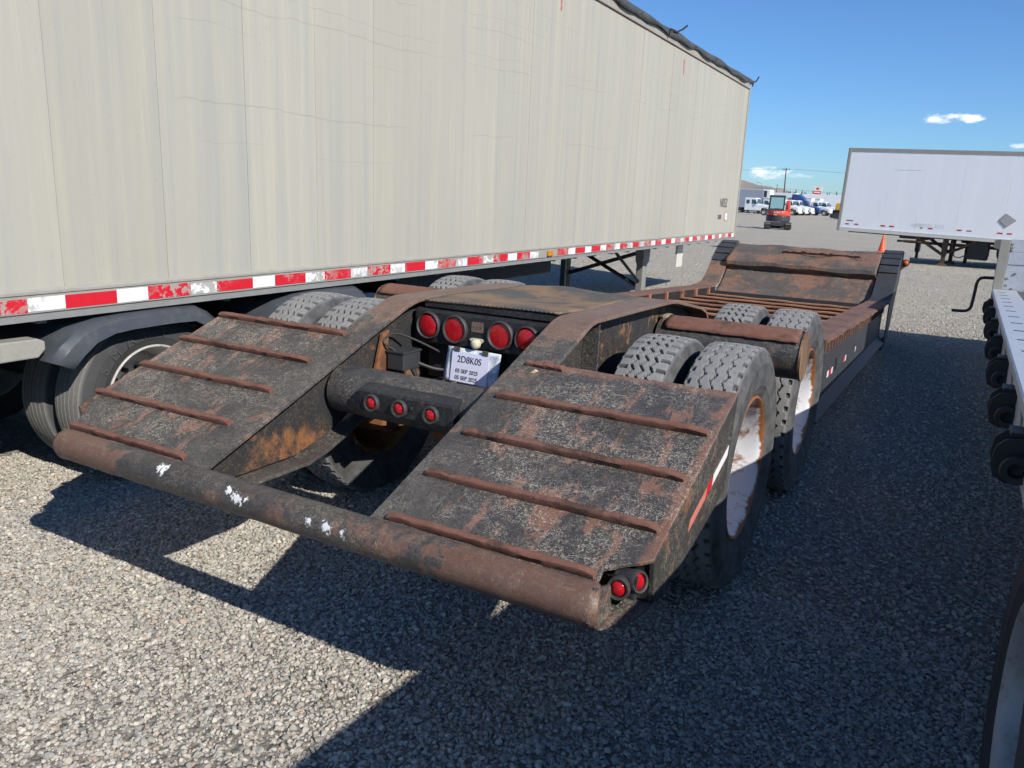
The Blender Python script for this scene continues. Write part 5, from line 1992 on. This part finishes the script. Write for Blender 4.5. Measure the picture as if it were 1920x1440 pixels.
for k, (x, y, l_) in enumerate(((-38.5, 186.0, 7.0), (-31.0, 190.0, 8.5))):
    bt = thing('box_trailer', ('tall white box trailer behind the excavator cab', 'tall white box trailer behind the blue tractor cab')[k], 'trailer', (x, y, 0), math.radians(-5))
    m_ = MB()
    m_.bx(0, l_, -1.28, 1.28, 1.05, 4.35)
    m_.build('body', M['truck_white'], bt, bevel=0.03)
    m_ = MB()
    m_.bx(0, l_, -1.295, -1.281, 1.0, 1.15)
    m_.build('bottom_rail', M['van_rail'], bt)
    for xx in (1.2, 2.5):
        for s_ in (-1, 1):
            far_wheel(bt, xx, s_ * 1.0)
    m_ = MB()
    m_.bx(l_ - 1.6, l_ - 1.4, -0.9, -0.7, 0.0, 1.05)
    m_.bx(l_ - 1.6, l_ - 1.4, 0.7, 0.9, 0.0, 1.05)
    m_.build('landing_gear', M['dark_grey'], bt)
ym = thing('yellow_machine', 'yellow earth mover with dark blue cab beside the nose of the white van trailer', 'machine', (-14.9, 131.0, 0), math.radians(-4))
m_ = MB()
m_.prism([(-1.5, 1.35), (-1.4, 2.35), (0.2, 2.45), (1.8, 2.3), (1.9, 1.35)], 'y', -1.1, 1.1)
m_.build('body', M['yellow'], ym, bevel=0.08)
m_ = MB()
m_.bx(-0.7, 1.1, -0.8, 0.8, 2.45, 3.85)
yc = m_.build('cab', M['truck_blue'], ym, bevel=0.08)
m_ = MB()
m_.bx(-0.5, 0.9, -0.83, -0.805, 2.75, 3.55)
m_.build('side_window', M['glass_light'], yc)
m_ = MB()
m_.bx(-1.9, 2.1, -0.55, 0.55, 0.85, 1.35)
m_.build('frame', M['dark_grey'], ym)
for s_ in (-1, 1):
    m_ = MB()
    pts = [(2.1 * math.copysign(min(1, abs(math.cos(2 * PI * i / 20)) * 1.2), math.cos(2 * PI * i / 20)), 0.52 + 0.50 * math.sin(2 * PI * i / 20)) for i in range(20)]
    x0, x1 = sorted((s_ * 0.6, s_ * 1.2))
    m_.prism(pts, 'y', x0, x1)
    m_.build('track', M['dark_grey'], ym, bevel=0.03)

# poles, wires, sign
pole = thing('utility_pole', 'dark wooden utility pole with crossarm standing behind the truck row', 'pole', (-37.0, 200.0, 0))
m_ = MB()
m_.tube([(0, 0, 0), (-0.1, 0, 5), (-0.25, 0, 10.3)], [0.17, 0.15, 0.11], 10)
m_.build('shaft', M['wood_pole'], pole, smooth=50)
m_ = MB()
m_.box((-0.24, 0, 9.9), (1.9, 0.10, 0.10))
m_.build('crossarm', M['wood_pole'], pole)
m_ = MB()
for x in (-1.1, -0.55, 0.1, 0.6):
    m_.tube([(x, 0, 9.95), (x, 0, 10.12)], 0.035, 6)
m_.build('insulators', M['dark_grey'], pole)


def wire(z0, xoff, label, lx=-110, rx=60):
    w_ = MB()
    pts = []
    for i in range(25):
        f = i / 24
        pts.append((lx + (-37.2 - lx) * f, 200 + 40 * (1 - f), z0 + 1.0 * (1 - f) - 3.0 * 4 * f * (1 - f) * 0.25))
    for i in range(1, 30):
        f = i / 29
        pts.append((-37.2 + (rx + 37.2) * f, 200 + 10 * f, z0 - 1.2 * f - 4.0 * f * (1 - f)))
    w_.tube([(x + xoff, y, z) for x, y, z in pts], 0.022, 5)
    tag(w_.build('power_line', M['dark_grey']), label, 'wire')


wire(10.1, 0.0, 'thin dark top power line strung from the utility pole crossarm')
wire(5.5, 0.0, 'thicker dark communication cable strung low on the utility pole')
lamp = thing('street_lamp', 'slim grey street lamp with curved arm in front of the hills', 'lamp', (-63.5, 300, 0))
m_ = MB()
m_.tube([(0, 0, 0), (0, 0, 8.2), (-0.2, 0, 8.8), (-0.7, 0, 9.2), (-1.4, 0, 9.35)], [0.14, 0.10, 0.08, 0.06, 0.06], 8)
m_.build('shaft', M['alu_dark'], lamp, smooth=50)
m_ = MB()
m_.box((-1.75, 0, 9.33), (0.8, 0.3, 0.16))
m_.build('lamp_head', M['alu_dark'], lamp, bevel=0.05)
pole2 = tag(MB().tube([(-50.5, 260, 0), (-50.5, 260, 8.0)], [0.12, 0.08], 8).build('street_post', M['wood_pole']), 'short dark post standing beside the reefer truck roof', 'post')
sign = thing('roadside_sign', 'tall red and white roadside fuel sign with leaf emblem behind the trucks', 'sign', (-44.2, 300, 0), 0.15)
m_ = MB()
m_.bx(1.05, 1.25, -0.1, 0.1, 0, 8.3)
m_.bx(-1.25, -1.05, -0.1, 0.1, 0, 6.5)
m_.build('post', M['truck_white'], sign)
m_ = MB()
m_.bx(-1.5, 1.0, -0.15, 0.15, 6.95, 8.5)
m_.build('emblem_panel', M['van_rail'], sign)
leaf = [(0, -0.55), (0.08, -0.2), (0.5, -0.25), (0.35, 0.0), (0.6, 0.2), (0.3, 0.25), (0.25, 0.4), (0.1, 0.3), (0, 0.6), (-0.1, 0.3), (-0.25, 0.4), (-0.3, 0.25), (-0.6, 0.2), (-0.35, 0.0), (-0.5, -0.25), (-0.08, -0.2)]
m_ = MB()
m_.prism([(x - 0.25, z + 7.7) for x, z in leaf], 'y', -0.20, -0.16)
m_.build('leaf_emblem', M['red'], sign)
m_ = MB()
m_.bx(-1.9, 1.05, -0.2, 0.2, 6.1, 6.95)
m_.build('name_panel', M['red'], sign)
m_ = MB()
m_.bx(-1.4, 0.7, -0.225, -0.205, 6.4, 6.65)
m_.build('name_band', M['truck_white'], sign)
m_ = MB()
m_.bx(-1.5, 1.0, -0.15, 0.15, 5.0, 6.05)
m_.build('price_panel', M['red'], sign)
m_ = MB()
m_.bx(-0.5, 1.0, -0.18, 0.12, 3.9, 4.95)
m_.build('price_panel', M['green'], sign)

# pines along the far ridge: one mass
m_ = MB()
for k in range(90):
    x = -268 + 190 * rng.random()
    y = 1440 + 40 * rng.random()
    z0 = 13 + 5 * rng.random()
    h = 5 + 7 * rng.random()
    for q in range(4):
        a = 0.25 * q
        m_.lathe([(z0 + h * (0.1 + a * 0.85), h * 0.22 * (1 - a) + 0.2), (z0 + h * (0.45 + a * 0.75), 0.05)], 7, 'z', (x, y, 0))
struct(m_.build('pine_wood', M['pine']), 'stuff')

# ------------------------------------------------------------------ loose gravel stones (uncountable)
protos = bpy.data.collections.new('gravel_shapes')
for k in range(9):
    bm = bmesh.new()
    bmesh.ops.create_icosphere(bm, subdivisions=2, radius=0.5)
    r_ = random.Random(100 + k)
    planes = []
    for q in range(9):
        d = Vector((r_.gauss(0, 1), r_.gauss(0, 1), r_.gauss(0, 1))).normalized()
        planes.append((d, r_.uniform(0.22, 0.42)))
    for v in bm.verts:
        for d, o_ in planes:
            e_ = v.co.dot(d) - o_
            if e_ > 0:
                v.co -= d * e_ * 0.98
        v.co += Vector((r_.uniform(-1, 1), r_.uniform(-1, 1), r_.uniform(-1, 1))) * 0.012
    me = bpy.data.meshes.new('gravel_shape')
    bm.to_mesh(me)
    bm.free()
    me.materials.append(M['stone'])
    me.polygons.foreach_set('use_smooth', [True] * len(me.polygons))
    me.set_sharp_from_angle(angle=math.radians(18))
    protos.objects.link(bpy.data.objects.new('gravel_shape', me))


def scatter(n, x0, x1, y0, y1, smin, smax, wedge=True):
    x = rng.uniform(x0, x1, n)
    y = rng.uniform(y0, y1, n)
    if wedge:                       # keep what the yard in view (and a step around it) can show
        ang = np.degrees(np.arctan2(x, y + 1.2))
        keep = (ang > -72) & (ang < 22)
        x, y = x[keep], y[keep]
    s = smin + (smax - smin) * rng.random(len(x)) ** 2.2
    # packed, stone-poor patches and wheel lanes
    k = 0.55 + 0.25 * np.sin(1.7 * x + 0.9 * np.sin(0.8 * y)) + 0.22 * np.sin(2.3 * y + 1.1 * x + 2 * np.sin(0.7 * x))
    keep = rng.random(len(x)) < np.clip(k + 0.45, 0.5, 1.0)
    return np.stack([x, y, s], 1)[keep]


P = np.concatenate([scatter(170000, -5.2, 1.4, 0.5, 3.6, 0.008, 0.023), scatter(22000, -5.2, 1.4, 0.5, 3.6, 0.016, 0.033),
                    scatter(100000, -7.5, 2.5, 3.6, 7.0, 0.010, 0.031),
                    scatter(70000, -8.0, 3.0, 7.0, 14.0, 0.013, 0.036), scatter(30000, -10, 5.0, 14.0, 20.0, 0.014, 0.036), scatter(22000, -12, 6.0, 20.0, 27.0, 0.014, 0.036), scatter(14000, -14, 7.0, 27.0, 38.0, 0.016, 0.04)])
n = len(P)
me = bpy.data.meshes.new('gravel_stones')
me.vertices.add(n)
co = np.stack([P[:, 0], P[:, 1], P[:, 2] * rng.uniform(0.02, 0.32, n)], 1)
me.vertices.foreach_set('co', co.reshape(-1).astype(np.float32))


def attr_f(nm, arr, typ='FLOAT'):
    a = me.attributes.new(nm, typ, 'POINT')
    a.data.foreach_set('vector' if typ == 'FLOAT_VECTOR' else 'value', arr.reshape(-1).astype(np.float32 if typ != 'INT' else np.int32))


sc3 = np.stack([P[:, 2] * rng.uniform(0.9, 1.45, n), P[:, 2] * rng.uniform(0.8, 1.1, n), P[:, 2] * rng.uniform(0.5, 0.85, n)], 1)
rot3 = np.stack([rng.normal(0, 0.35, n), rng.normal(0, 0.35, n), rng.uniform(0, 2 * PI, n)], 1)
attr_f('stone_scale', sc3, 'FLOAT_VECTOR')
attr_f('stone_rot', rot3, 'FLOAT_VECTOR')
attr_f('stone_kind', rng.integers(0, 9, n), 'INT')
attr_f('tint', np.clip(rng.normal(0.68, 0.19, n), 0, 1))
attr_f('hue', rng.random(n))
gs = link('gravel_stones', me)
struct(gs, 'stuff')
ng = bpy.data.node_groups.new('gravel_scatter', 'GeometryNodeTree')
ng.interface.new_socket('Geometry', in_out='INPUT', socket_type='NodeSocketGeometry')
ng.interface.new_socket('Geometry', in_out='OUTPUT', socket_type='NodeSocketGeometry')
gi = ng.nodes.new('NodeGroupInput')
go = ng.nodes.new('NodeGroupOutput')
m2p = ng.nodes.new('GeometryNodeMeshToPoints')
iop = ng.nodes.new('GeometryNodeInstanceOnPoints')
ci = ng.nodes.new('GeometryNodeCollectionInfo')
ci.inputs['Collection'].default_value = protos
ci.inputs['Separate Children'].default_value = True
ci.inputs['Reset Children'].default_value = True
iop.inputs['Pick Instance'].default_value = True


def named(nm, dt):
    a = ng.nodes.new('GeometryNodeInputNamedAttribute')
    a.data_type = dt
    a.inputs['Name'].default_value = nm
    return a.outputs['Attribute']


e2r = ng.nodes.new('FunctionNodeEulerToRotation')
ng.links.new(gi.outputs[0], m2p.inputs['Mesh'])
ng.links.new(m2p.outputs[0], iop.inputs['Points'])
ng.links.new(ci.outputs[0], iop.inputs['Instance'])
ng.links.new(named('stone_kind', 'INT'), iop.inputs['Instance Index'])
ng.links.new(named('stone_rot', 'FLOAT_VECTOR'), e2r.inputs[0])
ng.links.new(e2r.outputs[0], iop.inputs['Rotation'])
ng.links.new(named('stone_scale', 'FLOAT_VECTOR'), iop.inputs['Scale'])
ng.links.new(iop.outputs[0], go.inputs[0])
gm = gs.modifiers.new('scatter', 'NODES')
gm.node_group = ng
